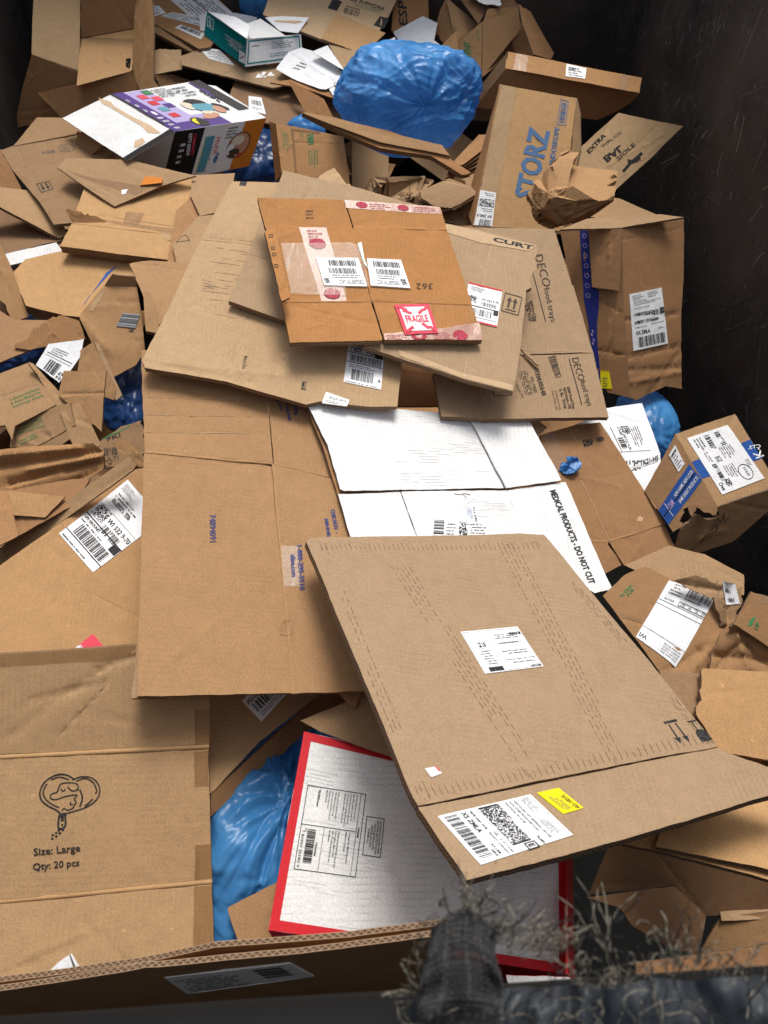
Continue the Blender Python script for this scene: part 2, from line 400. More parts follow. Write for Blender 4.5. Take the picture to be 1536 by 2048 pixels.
# ------------------------------------------------------------ printing on surfaces
FONTC = {}
def glyphs(s, bold):
    k = (s, bold)
    if k not in FONTC:
        c = bpy.data.curves.new('t', 'FONT'); c.body = s; c.resolution_u = 2; c.offset = bold; c.space_character = 1.0
        o = bpy.data.objects.new('t', c); me = bpy.data.meshes.new_from_object(o)
        V = [(v.co.x, v.co.y) for v in me.vertices]; F = [list(p.vertices) for p in me.polygons]
        bpy.data.objects.remove(o); bpy.data.curves.remove(c); bpy.data.meshes.remove(me)
        FONTC[k] = (V, F)
    return FONTC[k]
class Fr:
    """a frame on a surface given by its corners bottom-left, bottom-right, top-right, top-left"""
    def __init__(s, part, sf, q, off=.0006):
        s.p, s.sf, s.off = part, sf, off; s.q = [sf.uv(a) for a in q]
    def uv(s, a, b):
        q = s.q; c = [(1 - a) * (1 - b), a * (1 - b), a * b, (1 - a) * b]
        return (sum(c[i] * q[i][0] for i in range(4)), sum(c[i] * q[i][1] for i in range(4)))
    def P(s, a, b): return s.sf.P(*s.uv(a, b), s.off)
    def poly(s, pts, m):
        b = len(s.p.v); us = [s.uv(*x) for x in pts]; s.p.v += [s.sf.P(u, v, s.off) for u, v in us]
        s.p.face(list(range(b, b + len(pts))), m, us)
    def grid(s, a0, b0, a1, b1, m, nx=8, ny=8, off=0):
        b = len(s.p.v); us = []
        for j in range(ny + 1):
            for i in range(nx + 1):
                u = s.uv(a0 + (a1 - a0) * i / nx, b0 + (b1 - b0) * j / ny); us.append(u); s.p.v.append(s.sf.P(*u, s.off + off))
        for j in range(ny):
            for i in range(nx):
                k = [j * (nx + 1) + i, j * (nx + 1) + i + 1, (j + 1) * (nx + 1) + i + 1, (j + 1) * (nx + 1) + i]
                s.p.face([b + x for x in k], m, [(us[x][0] + s.p.uo[0], us[x][1] + s.p.uo[1]) for x in k], True)
    def rect(s, a0, b0, a1, b1, m='ink'):
        n = max(1, int(abs(a1 - a0) * 6)); k = max(1, int(abs(b1 - b0) * 6)); s.grid(a0, b0, a1, b1, m, n, k)
    def box(s, a0, b0, a1, b1, w=.012, m='ink', wy=None):
        wy = wy or w
        s.rect(a0, b0, a1, b0 + wy, m); s.rect(a0, b1 - wy, a1, b1, m); s.rect(a0, b0 + wy, a0 + w, b1 - wy, m); s.rect(a1 - w, b0 + wy, a1, b1 - wy, m)
    def text(s, st, a0, b0, a1, b1, m='ink', bold=.012):
        V, F = glyphs(st, bold)
        if not V: return
        x0 = min(v[0] for v in V); x1 = max(v[0] for v in V); b = len(s.p.v)
        us = [s.uv(a0 + (a1 - a0) * (x - x0) / (x1 - x0), b0 + (b1 - b0) * y / .72) for x, y in V]
        s.p.v += [s.sf.P(u, v, s.off) for u, v in us]
        for f in F: s.p.face([b + i for i in f], m, [us[i] for i in f])
    def bars(s, a0, b0, a1, b1, n=40, m='ink', seed=1, vert=False):
        rr = random.Random(seed); ws = [rr.choice((1, 1, 2, 3)) for _ in range(2 * n)]; tot = sum(ws); x = 0
        for i, w_ in enumerate(ws):
            if i % 2 == 0:
                if vert: s.rect(a0, b0 + (b1 - b0) * x / tot, a1, b0 + (b1 - b0) * (x + w_) / tot, m)
                else: s.rect(a0 + (a1 - a0) * x / tot, b0, a0 + (a1 - a0) * (x + w_) / tot, b1, m)
            x += w_
    def cells(s, a0, b0, a1, b1, nx, ny, m='ink', seed=1, dens=.5):
        rr = random.Random(seed)
        for j in range(ny):
            i = 0
            while i < nx:
                k = 0
                while i + k < nx and rr.random() < dens: k += 1
                if k: s.poly([(a0 + (a1 - a0) * i / nx, b0 + (b1 - b0) * j / ny), (a0 + (a1 - a0) * (i + k) / nx, b0 + (b1 - b0) * j / ny), (a0 + (a1 - a0) * (i + k) / nx, b0 + (b1 - b0) * (j + 1) / ny), (a0 + (a1 - a0) * i / nx, b0 + (b1 - b0) * (j + 1) / ny)], m)
                i += k + 1
    def lines(s, a0, b0, a1, b1, n, m='ink_soft', seed=1, wd=.55):      # small print too small to read
        rr = random.Random(seed)
        for j in range(n):
            bb = b0 + (b1 - b0) * (n - 1 - j) / n; hh = (b1 - b0) / n * wd; a = a0; end = a0 + (a1 - a0) * rr.uniform(.55, 1)
            while a < end:
                w_ = (a1 - a0) * rr.uniform(.012, .035)
                if rr.random() < .82: s.poly([(a, bb), (min(a + w_ * .7, a1), bb), (min(a + w_ * .7, a1), bb + hh * rr.uniform(.7, 1)), (a, bb + hh * .8)], m)
                a += w_
    def stroke(s, pts, w_, m='ink'):
        us = [Vector(s.uv(*p)) for p in pts]
        w_ = w_ * (Vector(s.uv(1, 0)) - Vector(s.uv(0, 0))).length
        for i in range(len(us) - 1):
            a, b = us[i], us[i + 1]; d = b - a
            if d.length < 1e-6: continue
            d.normalize(); n = Vector((-d.y, d.x)) * w_ / 2; a = a - d * w_ * .25; b = b + d * w_ * .25
            k = len(s.p.v); q = [a + n, a - n, b - n, b + n]; s.p.v += [s.sf.P(x.x, x.y, s.off) for x in q]; s.p.face([k, k + 1, k + 2, k + 3], m, [(x.x, x.y) for x in q])
    def disc(s, a, b, ra, rb, m='ink', n=18, rot=0):
        s.poly([(a + ra * math.cos(i * 2 * math.pi / n) * math.cos(rot) - rb * math.sin(i * 2 * math.pi / n) * math.sin(rot), b + ra * math.cos(i * 2 * math.pi / n) * math.sin(rot) + rb * math.sin(i * 2 * math.pi / n) * math.cos(rot)) for i in range(n)], m)
def ptext(P, st, bl, br, tl, m='ink', bold=.012, sf=None):
    tr = (br[0] + tl[0] - bl[0], br[1] + tl[1] - bl[1])
    Fr(P, sf or P.s, [bl, br, tr, tl], .0011).text(st, 0, 0, 1, 1, m, bold)
def sticker(T, P, q, mat='label_white', off=.0014, name='label', sf=None, n=8, label=None):
    """a paper label stuck on part P; q = bottom-left, bottom-right, top-right, top-left"""
    sf = sf or P.s
    L_ = T.part(name, sf, P, label=label); f = Fr(L_, sf, q, off); f.grid(0, 0, 1, 1, mat, n, n)
    # thin paper edge
    for a, b in (((0, 0), (1, 0)), ((1, 0), (1, 1)), ((1, 1), (0, 1)), ((0, 1), (0, 0))):
        k = len(L_.v); A = f.uv(*a); B = f.uv(*b)
        L_.v += [sf.P(*A, off), sf.P(*B, off), sf.P(*B, -.001), sf.P(*A, -.001)]; L_.face([k, k + 1, k + 2, k + 3], mat)
    return Fr(L_, sf, q, off + .0005)
def patch(T, P, poly, mat, name='tape', off=.0008, sf=None, label=None):
    """a thin strip (tape, torn liner) following the surface"""
    sf = sf or P.s; part = T.part(name, sf, P, label=label)
    pp = [sf.uv(p) for p in poly]; ar = sum(pp[i][0] * pp[(i + 1) % len(pp)][1] - pp[(i + 1) % len(pp)][0] * pp[i][1] for i in range(len(pp)))
    if ar < 0: pp = pp[::-1]
    xs = [p[0] for p in pp]; ys = [p[1] for p in pp]; h = max(.009, max(max(xs) - min(xs), max(ys) - min(ys)) / 14)
    B = jitter_poly(pp, h, .0006, sf.seed, None); pts = [Vector(p) for p in B]; n = len(B)
    x = min(xs)
    while x < max(xs):
        y = min(ys)
        while y < max(ys):
            if inside(B, x, y) and dseg(B, x, y) > h * .4: pts.append(Vector((x, y)))
            y += h
        x += h
    vs, es, fs, *_ = delaunay_2d_cdt(pts, [(i, (i + 1) % n) for i in range(n)], [], 1, 1e-5)
    b0 = len(part.v); part.v += [sf.P(q.x, q.y, off) for q in vs]
    for f in fs: part.face([b0 + i for i in f], mat, [(vs[i].x + part.uo[0], vs[i].y + part.uo[1]) for i in f], True)
    return part
def scuffs(P, q, n, seed, m='scuff', ln=(.02, .07), w_=.0012, sf=None):
    """rub marks over the flutes, all running along the frame's a axis"""
    f = Fr(P, sf or P.s, q, .0004); rr = random.Random(seed)
    for i in range(n):
        b = round(rr.random() * 24) / 24 + rr.uniform(-.003, .003); a = rr.random(); L0 = rr.uniform(*ln)
        f.poly([(a, b), (min(1, a + L0), b), (min(1, a + L0), b + w_ * 3), (a, b + w_ * 3)], m)
def dashes(P, q, rows, seed, m='scuff', dash=.008, gap=.006, th=.0011, keep=.6, sf=None):
    """rub marks over the flutes: dashed dark rows along the frame's a axis"""
    sf = sf or P.s; f = Fr(P, sf, q, .0004); rr = random.Random(seed); L0 = math.dist(f.q[0], f.q[1]); H0 = math.dist(f.q[0], f.q[3])
    for j in range(rows):
        b = (j + .5) / rows; a = rr.random() * .02; strong = rr.uniform(.3, 1)
        while a < 1:
            d = dash * rr.uniform(.5, 1.6) / L0
            if noise.noise(Vector((a * L0 * 9, b * H0 * 30, seed))) > .25 - keep * strong * .7: f.poly([(a, b), (min(1, a + d), b), (min(1, a + d), b + th / H0), (a, b + th * rr.uniform(.4, 1) / H0)], m)
            a += d + gap * rr.uniform(.4, 1.5) / L0
def ship_label(f, seed, big=None, svc=None, inv=False):
    """courier label artwork in a frame: address on top, code, service line, bar code at the foot"""
    f.lines(.05, .86, .45, .96, 3, seed=seed); f.lines(.55, .88, .9, .96, 2, seed=seed + 1)
    f.lines(.1, .7, .8, .83, 3, 'ink', seed=seed + 2)
    f.rect(.02, .66, .98, .668); f.cells(.05, .46, .32, .63, 20, 16, seed=seed); f.bars(.42, .46, .85, .56, 18, seed=seed)
    f.rect(.02, .43, .98, .445)
    if big: f.text(big, .4, .575, .9, .635, bold=.02)
    if svc: f.text(svc, .06, .37, .55, .42, bold=.02)
    else: f.lines(.06, .37, .6, .42, 1, 'ink', seed=seed)
    f.rect(.84, .33, .98, .445); f.rect(.02, .325, .98, .33); f.bars(.1, .1, .88, .3, 34, seed=seed + 4); f.rect(.02, .065, .98, .08)
# ------------------------------------------------------------ lumpy things: bags, crumpled paper
def ico(sub):
    import bmesh
    bm = bmesh.new(); bmesh.ops.create_icosphere(bm, subdivisions=sub, radius=1)
    V = [v.co.copy() for v in bm.verts]; F = [[v.index for v in f.verts] for f in bm.faces]; bm.free(); return V, F
ICO = {}
def blob(part, c, rad, mat, sub=6, amp=.1, seed=0, knot=None):
    """a plastic bag: a soft ellipsoid gathered towards its knot, with stretched and random wrinkles"""
    if sub not in ICO: ICO[sub] = ico(sub)
    V, F = ICO[sub]; b = len(part.v); sv = Vector((seed, seed * .7, seed * 1.3))
    kn = (knot or Vector((.1, -.5, .8))).normalized(); t1 = kn.orthogonal().normalized(); t2 = kn.cross(t1)
    us = []; N_ = noise.noise
    for v in V:
        an = math.atan2(v.dot(t2), v.dot(t1)); ra = math.acos(max(-1, min(1, v.dot(kn)))); cx, cy = math.cos(an), math.sin(an)
        wv = Vector((N_(v * 1.1 + sv), N_(v * 1.1 - sv), N_(v * 1.1 + sv * 2)))
        def rg(q): return 1 - abs(N_(q)) * 2.6
        al = Vector((cx * 2.6, cy * 2.6, ra * .6)) + wv * .9 + sv
        fold = rg(al) * .7 + rg(al * 2.3 + sv) * .35
        wk = math.exp(-ra * .75)
        q = v * 1.7 + wv * 1.2 + sv
        cr = rg(q) * .55 + rg(q * 2.2) * .34 + rg(q * 4.8) * .16 + rg(q * 9.5) * .07
        d = 1 + N_(v * 1.2 + sv) * .16 + amp * (fold * wk * 1.1 + cr * (1.1 - .4 * wk) - .8) - .06 * math.exp(-(ra / .25) ** 2)
        p = Vector((v.x * rad[0], v.y * rad[1], v.z * rad[2])) * d
        part.v.append(c + p); us.append((v.x * rad[0] * 1.2 + v.z * .05, v.y * rad[1] * 1.2 + v.z * .07))
    for f in F: part.face([b + i for i in f], mat, [us[i] for i in f], True)
def crumple(part, c, rad, mat, size=.42, n=110, folds=46, seed=1, tight=(.62, 1.0), rot=0):
    """a flat sheet folded again and again at random planes until it fits its ball: straight creases, flat facets"""
    rs = np.random.RandomState(seed); g = np.linspace(-.5, .5, n + 1); X, Y = np.meshgrid(g * size, g * size); P = np.stack([X.ravel(), Y.ravel(), np.zeros(X.size)], 1)
    P += rs.normal(0, .0001, P.shape); rad = np.array(rad); P[:, 2] += .02 * np.sin(P[:, 0] * 14) * np.cos(P[:, 1] * 11)
    for k in range(folds):
        m_ = rs.normal(0, 1, 3); m_[2] *= .55 if k % 3 else 1.6; m_ /= np.linalg.norm(m_); h_ = np.linalg.norm(rad * m_) * rs.uniform(*tight)
        d = P @ m_ - h_; P = np.where((d > 0)[:, None], P - 2 * d[:, None] * m_[None], P)
    ca, sa = math.cos(rot), math.sin(rot); P = np.stack([P[:, 0] * ca - P[:, 1] * sa, P[:, 0] * sa + P[:, 1] * ca, P[:, 2]], 1)
    b = len(part.v); part.v += [c + Vector(p) for p in P.tolist()]; uu = X.ravel(); vv = Y.ravel()
    for j in range(n):
        for i in range(n):
            k = j * (n + 1) + i; id4 = (k, k + 1, k + n + 2, k + n + 1); part.face([b + q for q in id4], mat, [(uu[q], vv[q]) for q in id4], False)
def finish():
    for T in THINGS:
        pts = [p.v[0] for p in T.parts if p.v]
        allv = [v for p in T.parts for v in p.v[::7]]
        if not allv: print('EMPTY THING', T.name); continue
        loc = Vector((sum(v.x for v in allv) / len(allv), sum(v.y for v in allv) / len(allv), min(v.z for v in allv)))
        single = len(T.parts) == 1
        objs = {}
        if not single:
            root = bpy.data.objects.new(T.name, None); root.empty_display_size = .05; root.location = loc; COL.objects.link(root)
        for p in T.parts:
            nm = T.name if single else p.name
            me = bpy.data.meshes.new(nm); me.from_pydata([tuple(v - loc) for v in p.v], [], p.f)
            for m in p.mats: me.materials.append(MATS[m])
            me.polygons.foreach_set('material_index', p.m); me.polygons.foreach_set('use_smooth', p.smooth)
            ul = me.uv_layers.new(name='UVMap'); fl_ = [c for f in p.u for q in f for c in (q[0], q[1])]
            ul.data.foreach_set('uv', fl_); me.update()
            o = bpy.data.objects.new(nm, me); COL.objects.link(o)
            objs[id(p)] = o
            if single: o.location = loc; root = o
            elif p.parent is not None: o.parent = objs[id(p.parent)]
            else: o.parent = root
            if p.label and not single: o['label'] = p.label
            if p.kind and not single: o['kind'] = p.kind
        if T.kind: root['kind'] = T.kind
        if T.label: root['label'] = T.label
        if T.cat: root['category'] = T.cat
        if T.group: root['group'] = T.group
def on(sf, px, p, r): return Surf(sf.px(px), nrm(p, r), amp=.0018)
# ------------------------------------------------------------ the steel bin
YAW = R_(3.2); EX = Vector((math.cos(YAW), math.sin(YAW), 0)); EY = Vector((-math.sin(YAW), math.cos(YAW), 0))
def bw(a, b, z): return EX * a + EY * b + Vector((0, 0, z))
m, t, b = nmat('bin_steel'); L = t.links.new
uv = nd(t, 'ShaderNodeTexCoord').outputs['Object']
def nz3(sc_, det=4, vec=uv, ro=.6):
    n = nd(t, 'ShaderNodeTexNoise'); n.inputs['Scale'].default_value = sc_; n.inputs['Detail'].default_value = det; n.inputs['Roughness'].default_value = ro; L(vec, n.inputs[0]); return n.outputs[0]
def stre(rot, scale, s2):
    mp = nd(t, 'ShaderNodeMapping'); mp.inputs['Rotation'].default_value = rot; mp.inputs['Scale'].default_value = scale; L(uv, mp.inputs[0]); return nz3(s2, 3, mp.outputs[0], .55)
c = mixc(t, ramp(t, nz3(2.2, 6), [(.35, 0.), (.65, 1.)]), (.030, .028, .029), (.105, .086, .074))
c = mixc(t, ramp(t, nz3(28, 5), [(.5, 0.), (.8, .5)]), c, (.085, .075, .066))
c = mixc(t, ramp(t, nz3(5, 6), [(.62, 0.), (.74, .35)]), c, (.055, .028, .018))
for ro_, sc_ in (((.5, 0, 0), (1, 1, .05)), ((-.7, 0, 0), (1, .05, 1)), ((1.2, 0, .2), (1, 1, .04))):
    c = mixc(t, ramp(t, stre(ro_, sc_, 60), [(.66, 0.), (.74, .35)]), c, (.17, .16, .15))
c = mixc(t, ramp(t, nz3(9, 2), [(.73, 0.), (.75, .9)]), c, (.16, .07, .035))
L(c, b.inputs['Base Color']); L(ramp(t, nz3(12, 4), [(.3, .42), (.7, .75)]), b.inputs['Roughness'])
b.inputs['Specular IOR Level'].default_value = .35
bp = nd(t, 'ShaderNodeBump'); bp.inputs['Strength'].default_value = .5; bp.inputs['Distance'].default_value = .006; L(nz3(7, 6), bp.inputs['Height']); L(bp.outputs[0], b.inputs['Normal'])
plain('scratch', (.45, .43, .41), .5); plain('scratch_dim', (.18, .17, .16), .6); plain('rust', (.16, .065, .03), .85); plain('grime', (.02, .021, .023), .7); plain('rail_black', (.009, .009, .009), .75, .15)
BIN = Thing('waste_container', 'black scratched steel bin wall around the heap of cardboard', 'waste container')
def block(P, a0, a1, b0, b1, z0, z1, mat, nx=1, ny=1):
    b = len(P.v)
    for z in (z0, z1):
        for q in ((a0, b0), (a1, b0), (a1, b1), (a0, b1)): P.v.append(bw(q[0], q[1], z))
    for f in ((0, 3, 2, 1), (4, 5, 6, 7), (0, 1, 5, 4), (1, 2, 6, 5), (2, 3, 7, 6), (3, 0, 4, 7)): P.face([b + i for i in f], mat, [(0, 0), (1, 0), (1, 1), (0, 1)])
XR, XL, YB, YF, ZF, ZT = 1.14, -1.22, 3.35, .02, -1.05, .72
def bumpy(P, fn, na, nb, mat):
    b = len(P.v)
    for j in range(nb + 1):
        for i in range(na + 1): P.v.append(fn(i / na, j / nb))
    for j in range(nb):
        for i in range(na):
            k = b + j * (na + 1) + i; P.face([k, k + 1, k + na + 2, k + na + 1], mat, [(0, 0)] * 4, True)
Pn = BIN.part('floor'); block(Pn, XL - .05, XR + .05, YF - .08, YB + .05, ZF - .05, ZF, 'rail_black')
rr = random.Random(5)
for nm, side in (('side_wall', 1), ('side_wall', -1)):
    X = XR if side > 0 else XL
    Pn = BIN.part(nm)
    def wf(a, b_, X=X, side=side):
        y = YF + (YB - YF) * a; z = ZF + (ZT - ZF) * b_
        return bw(X + side * (.012 * noise.noise(Vector((y * 1.7, z * 1.7, X))) + .004 * noise.noise(Vector((y * 7, z * 7, X)))), y, z)
    bumpy(Pn, wf, 90, 48, 'bin_steel'); block(Pn, X + side * .03 if side > 0 else X - .06, X + .06 if side > 0 else X - .03, YF, YB, ZF, ZT - .002, 'bin_steel')
    for i in range(4200 if side > 0 else 300):
        if i % 14 == 0: cy_, cz_, cs_ = rr.uniform(.5, 3.3), rr.uniform(-.6, .6), rr.choice((.03, .08, .15, .3))
        y = min(3.3, max(.1, rr.gauss(cy_, cs_))); z = min(.68, rr.gauss(cz_, cs_)); an = rr.choice((rr.gauss(1.1, .35), rr.gauss(2.0, .3), rr.uniform(0, 3.1)))
        ln = rr.choice((.006, .01, .014, .02, .03, .06, .12)) * rr.uniform(.6, 1.4); wd = rr.choice((.0005, .0007, .001, .0014, .002)); bend = rr.uniform(-.6, .6)
        mm = 'scratch' if rr.random() < .14 else ('rust' if rr.random() < .04 else 'scratch_dim')
        if mm == 'rust': wd *= 5; ln *= .5
        k = 4; pts = [(y, z)]
        for j in range(k): pts.append((pts[-1][0] + math.cos(an + bend * j / k) * ln / k, pts[-1][1] + math.sin(an + bend * j / k) * ln / k))
        dx, dz = -math.sin(an) * wd / 2, math.cos(an) * wd / 2
        def wp(y_, z_): 
            q = wf((y_ - YF) / (YB - YF), (z_ - ZF) / (ZT - ZF)); return q - EX * side * .0016
        for (y0, z0), (y1, z1) in zip(pts, pts[1:]): Pn.poly3([wp(y0 - dx, z0 - dz), wp(y1 - dx, z1 - dz), wp(y1 + dx, z1 + dz), wp(y0 + dx, z0 + dz)], mm)
    Pn = BIN.part('top_rail'); block(Pn, X - (.03 if side > 0 else .09), X + (.09 if side > 0 else .03), YF, YB + .1, ZT, ZT + .09, 'bin_steel')
Pn = BIN.part('end_wall'); bumpy(Pn, lambda a, b_: bw(XL - .05 + (XR - XL + .1) * a, YB + .012 * noise.noise(Vector((a * 4, b_ * 4, 3))), ZF + (ZT - ZF) * b_), 60, 40, 'bin_steel')
block(Pn, XL - .06, XR + .06, YB + .03, YB + .06, ZF, ZT, 'bin_steel')
Pn = BIN.part('front_wall'); block(Pn, XL - .1, XR + .1, YF - .06, YF - .02, ZF, .60, 'grime')
Pn = BIN.part('front_rail')
def rail(b0, z0, rad, mat):
    b = len(Pn.v); n = 14; seg = 60
    for i in range(seg + 1):
        a = XL - .1 + (XR - XL + .2) * i / seg
        for j in range(n):
            th = 2 * math.pi * j / n; rr_ = rad * (1 + .05 * noise.noise(Vector((a * 6, th, 2))))
            Pn.v.append(bw(a, b0 + math.cos(th) * rr_, z0 + math.sin(th) * rr_ + .003 * noise.noise(Vector((a * 3, 0, 1)))))
    for i in range(seg):
        for j in range(n): Pn.face([b + i * n + j, b + i * n + (j + 1) % n, b + (i + 1) * n + (j + 1) % n, b + (i + 1) * n + j], mat, [(0, 0)] * 4, True)
rail(-.004, .635, .026, 'rail_black'); rail(-.030, .668, .012, 'rail_black')
# ------------------------------------------------------------ the ground outside
G = Thing('ground', 'grey asphalt yard around the bin', 'ground', kind='structure'); G.cat = None
pg = G.part('ground'); plain('asphalt', (.05, .05, .052), .9); gz = ZF - .25
pg.poly3([(-60, -60, gz), (60, -60, gz), (60, 60, gz), (-60, 60, gz)], 'asphalt')
# ------------------------------------------------------------ the buried mass under the boxes one can tell apart
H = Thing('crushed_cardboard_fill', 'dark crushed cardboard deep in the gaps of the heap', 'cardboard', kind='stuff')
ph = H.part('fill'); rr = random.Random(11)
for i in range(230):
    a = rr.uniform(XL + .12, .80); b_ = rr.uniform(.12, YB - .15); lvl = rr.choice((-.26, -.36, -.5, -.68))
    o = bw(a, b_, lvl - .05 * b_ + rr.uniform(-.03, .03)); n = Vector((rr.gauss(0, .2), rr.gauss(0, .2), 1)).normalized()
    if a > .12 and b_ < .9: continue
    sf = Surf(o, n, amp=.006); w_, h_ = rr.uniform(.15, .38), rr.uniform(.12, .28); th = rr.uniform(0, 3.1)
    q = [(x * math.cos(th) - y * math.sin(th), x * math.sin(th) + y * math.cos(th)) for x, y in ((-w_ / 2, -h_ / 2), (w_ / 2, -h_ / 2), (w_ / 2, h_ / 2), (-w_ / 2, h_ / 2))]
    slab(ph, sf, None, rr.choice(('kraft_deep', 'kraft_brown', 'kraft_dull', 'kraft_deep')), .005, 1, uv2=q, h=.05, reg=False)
for a, b_, z, w_, mm in ((-.9, .5, -.3, .5, 'kraft_brown'), (-.3, 1.0, -.32, .5, 'kraft_deep')):
    pass
# ------------------------------------------------------------ plastic bags, crumpled paper
def plastic(name, rgb, alpha=.86, rough=.2):
    m, t, b = nmat(name); L = t.links.new
    uv = nd(t, 'ShaderNodeTexCoord').outputs['Object']
    n = nd(t, 'ShaderNodeTexNoise'); n.inputs['Scale'].default_value = 7; n.inputs['Detail'].default_value = 4; L(uv, n.inputs[0])
    c = mixc(t, ramp(t, n.outputs[0], [(.35, 0.), (.65, 1.)]), tuple(x * .7 for x in rgb), tuple(min(1, x * 1.25 + .015) for x in rgb))
    L(c, b.inputs['Base Color']); b.inputs['Roughness'].default_value = .3; b.inputs['Specular IOR Level'].default_value = .5
    b.inputs['Transmission Weight'].default_value = 0; b.inputs['Alpha'].default_value = alpha
    tr = nd(t, 'ShaderNodeBsdfTranslucent'); L(c, tr.inputs[0]); mx = nd(t, 'ShaderNodeMixShader'); mx.inputs[0].default_value = .35
    out = t.nodes['Material Output']; L(b.outputs[0], mx.inputs[1]); L(tr.outputs[0], mx.inputs[2]); L(mx.outputs[0], out.inputs[0])
    def cr(scale, seed):
        q = nd(t, 'ShaderNodeMapping'); q.inputs['Location'].default_value = (seed, seed, 0); L(uv, q.inputs[0])
        nn = nd(t, 'ShaderNodeTexNoise'); nn.inputs['Scale'].default_value = scale * .6; L(q.outputs[0], nn.inputs[0])
        ad = nd(t, 'ShaderNodeVectorMath', operation='MULTIPLY_ADD'); L(nn.outputs[1], ad.inputs[0]); ad.inputs[1].default_value = (.14,) * 3; L(q.outputs[0], ad.inputs[2])
        v = nd(t, 'ShaderNodeTexNoise'); v.noise_type = 'RIDGED_MULTIFRACTAL'; v.inputs['Scale'].default_value = scale; v.inputs['Detail'].default_value = 3; L(ad.outputs[0], v.inputs[0]); return v.outputs[0]
    b1 = nd(t, 'ShaderNodeBump'); b1.inputs['Strength'].default_value = .55; b1.inputs['Distance'].default_value = .009; L(cr(6, 0), b1.inputs['Height'])
    b2 = nd(t, 'ShaderNodeBump'); b2.inputs['Strength'].default_value = .4; b2.inputs['Distance'].default_value = .004; L(cr(19, 3), b2.inputs['Height']); L(b1.outputs[0], b2.inputs['Normal'])
    L(b2.outputs[0], b.inputs['Normal']); L(b2.outputs[0], tr.inputs['Normal'])
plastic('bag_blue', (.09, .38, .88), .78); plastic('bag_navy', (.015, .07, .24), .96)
def bag(label, px, z, rad, seed, mat='bag_blue', knot=None, amp=.09, group=None, rot=None, sub=6):
    T = Thing('plastic_bag', label, 'plastic bag', group); P = T.part('bag')
    blob(P, at(px[0], px[1], z), rad, mat, sub, amp, seed, knot); return T
bag('shadowed blue plastic bag between the pet logo box and the red bordered white box', (525, 1700), -.17, (.17, .28, .12), 3, 'bag_blue', Vector((.3, .2, .9)), .15, sub=7)
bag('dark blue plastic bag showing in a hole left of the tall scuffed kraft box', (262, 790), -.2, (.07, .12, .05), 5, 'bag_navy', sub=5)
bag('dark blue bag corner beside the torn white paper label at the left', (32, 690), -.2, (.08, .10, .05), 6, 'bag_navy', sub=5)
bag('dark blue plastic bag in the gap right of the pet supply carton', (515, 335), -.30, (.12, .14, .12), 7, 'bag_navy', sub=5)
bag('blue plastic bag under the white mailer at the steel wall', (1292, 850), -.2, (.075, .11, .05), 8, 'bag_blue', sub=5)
bag('small blue bag bit peeking out over the green printed carton', (612, 262), -.12, (.06, .05, .05), 9, 'bag_blue', sub=4)
bag('blue bag edge at the very top right of the teal carton', (525, 8), -.1, (.09, .10, .09), 12, 'bag_blue', sub=5)
# ============================================================ upper part of the heap, bottom to top
S = sheet
# --- far back papers and sheets
T = S('cardboard_sheet', 'brown sheet standing at the back edge right of the teal carton', 'cardboard', [(790, -40), (856, -40), (858, 62), (838, 79), (783, 62)], 72, 4, -.1, 'kraft_brown', part='panel')
ptext(T.p, 'ESP', (815, 52), (812, 2), (798, 50), 'ink', .02)
S('cardboard_sheet', 'brown flat sheet far back beneath loose white papers', 'cardboard', [(296, -20), (560, -10), (600, 60), (560, 170), (420, 140), (300, 60)], 52, 2, -.22, 'kraft_brown')
S('paper_sheet', 'crumpled white sheet right of the teal carton', 'paper', [(750, 92), (790, 74), (800, 130), (768, 150), (742, 120)], 70, 10, -.12, 'white_paper', .001, amp=.008, edge='white_paper')
S('paper_sheet', 'silver white folded paper behind the big blue bag', 'paper', [(786, 62), (845, 30), (875, 45), (868, 82), (884, 96), (880, 110), (845, 108), (800, 85)], 68, -8, -.12, 'white_paper', .001, amp=.006, edge='white_paper')
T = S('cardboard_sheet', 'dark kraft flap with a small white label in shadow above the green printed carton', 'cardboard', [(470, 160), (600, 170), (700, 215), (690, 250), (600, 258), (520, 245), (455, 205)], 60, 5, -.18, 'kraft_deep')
f = sticker(T, T.p, [(498, 222), (532, 230), (523, 197), (497, 194)], 'label_white'); f.bars(.2, .45, .9, .75, 14, seed=3); f.lines(.2, .15, .9, .35, 2, seed=2)
# --- stack of labelled sheets at the top
T = S('flattened_carton', 'lowest of the label covered sheets stacked at the top left', 'flattened box', [(308, 52), (330, 60), (400, 92), (396, 103), (385, 106), (310, 66)], 62, 4, -.1, 'kraft_dull', .012, 3)
T = S('flattened_carton', 'kraft sheet with large white shipping labels at the top left', 'flattened box', [(296, -30), (420, -20), (470, 30), (420, 95), (398, 98), (310, 48)], 56, 4, -.1, 'kraft_brown', .008, 2)
f = sticker(T, T.p, [(410, 60), (320, -18), (410, -22), (480, 40)]); f.lines(.05, .1, .9, .9, 9, seed=4); f.rect(.05, .5, .95, .52)
f = sticker(T, T.p, [(300, 34), (332, 26), (318, 12), (292, 12)]); f.lines(.1, .1, .9, .9, 4, seed=5)
f = sticker(T, T.p, [(350, 56), (402, 80), (410, 68), (362, 50)]); f.bars(.1, .3, .9, .9, 18, seed=8)
f = sticker(T, T.p, [(322, 32), (410, 55), (430, 40), (345, 25)]); f.lines(.05, .1, .95, .9, 4, seed=9)
T = S('paper_sheet', 'white printed sheet lying over the kraft sheets left of the teal carton', 'paper', [(398, 30), (470, 25), (515, 34), (500, 62), (455, 72), (400, 60)], 58, 4, None, 'white_paper', .0008, amp=.004, edge='white_paper')
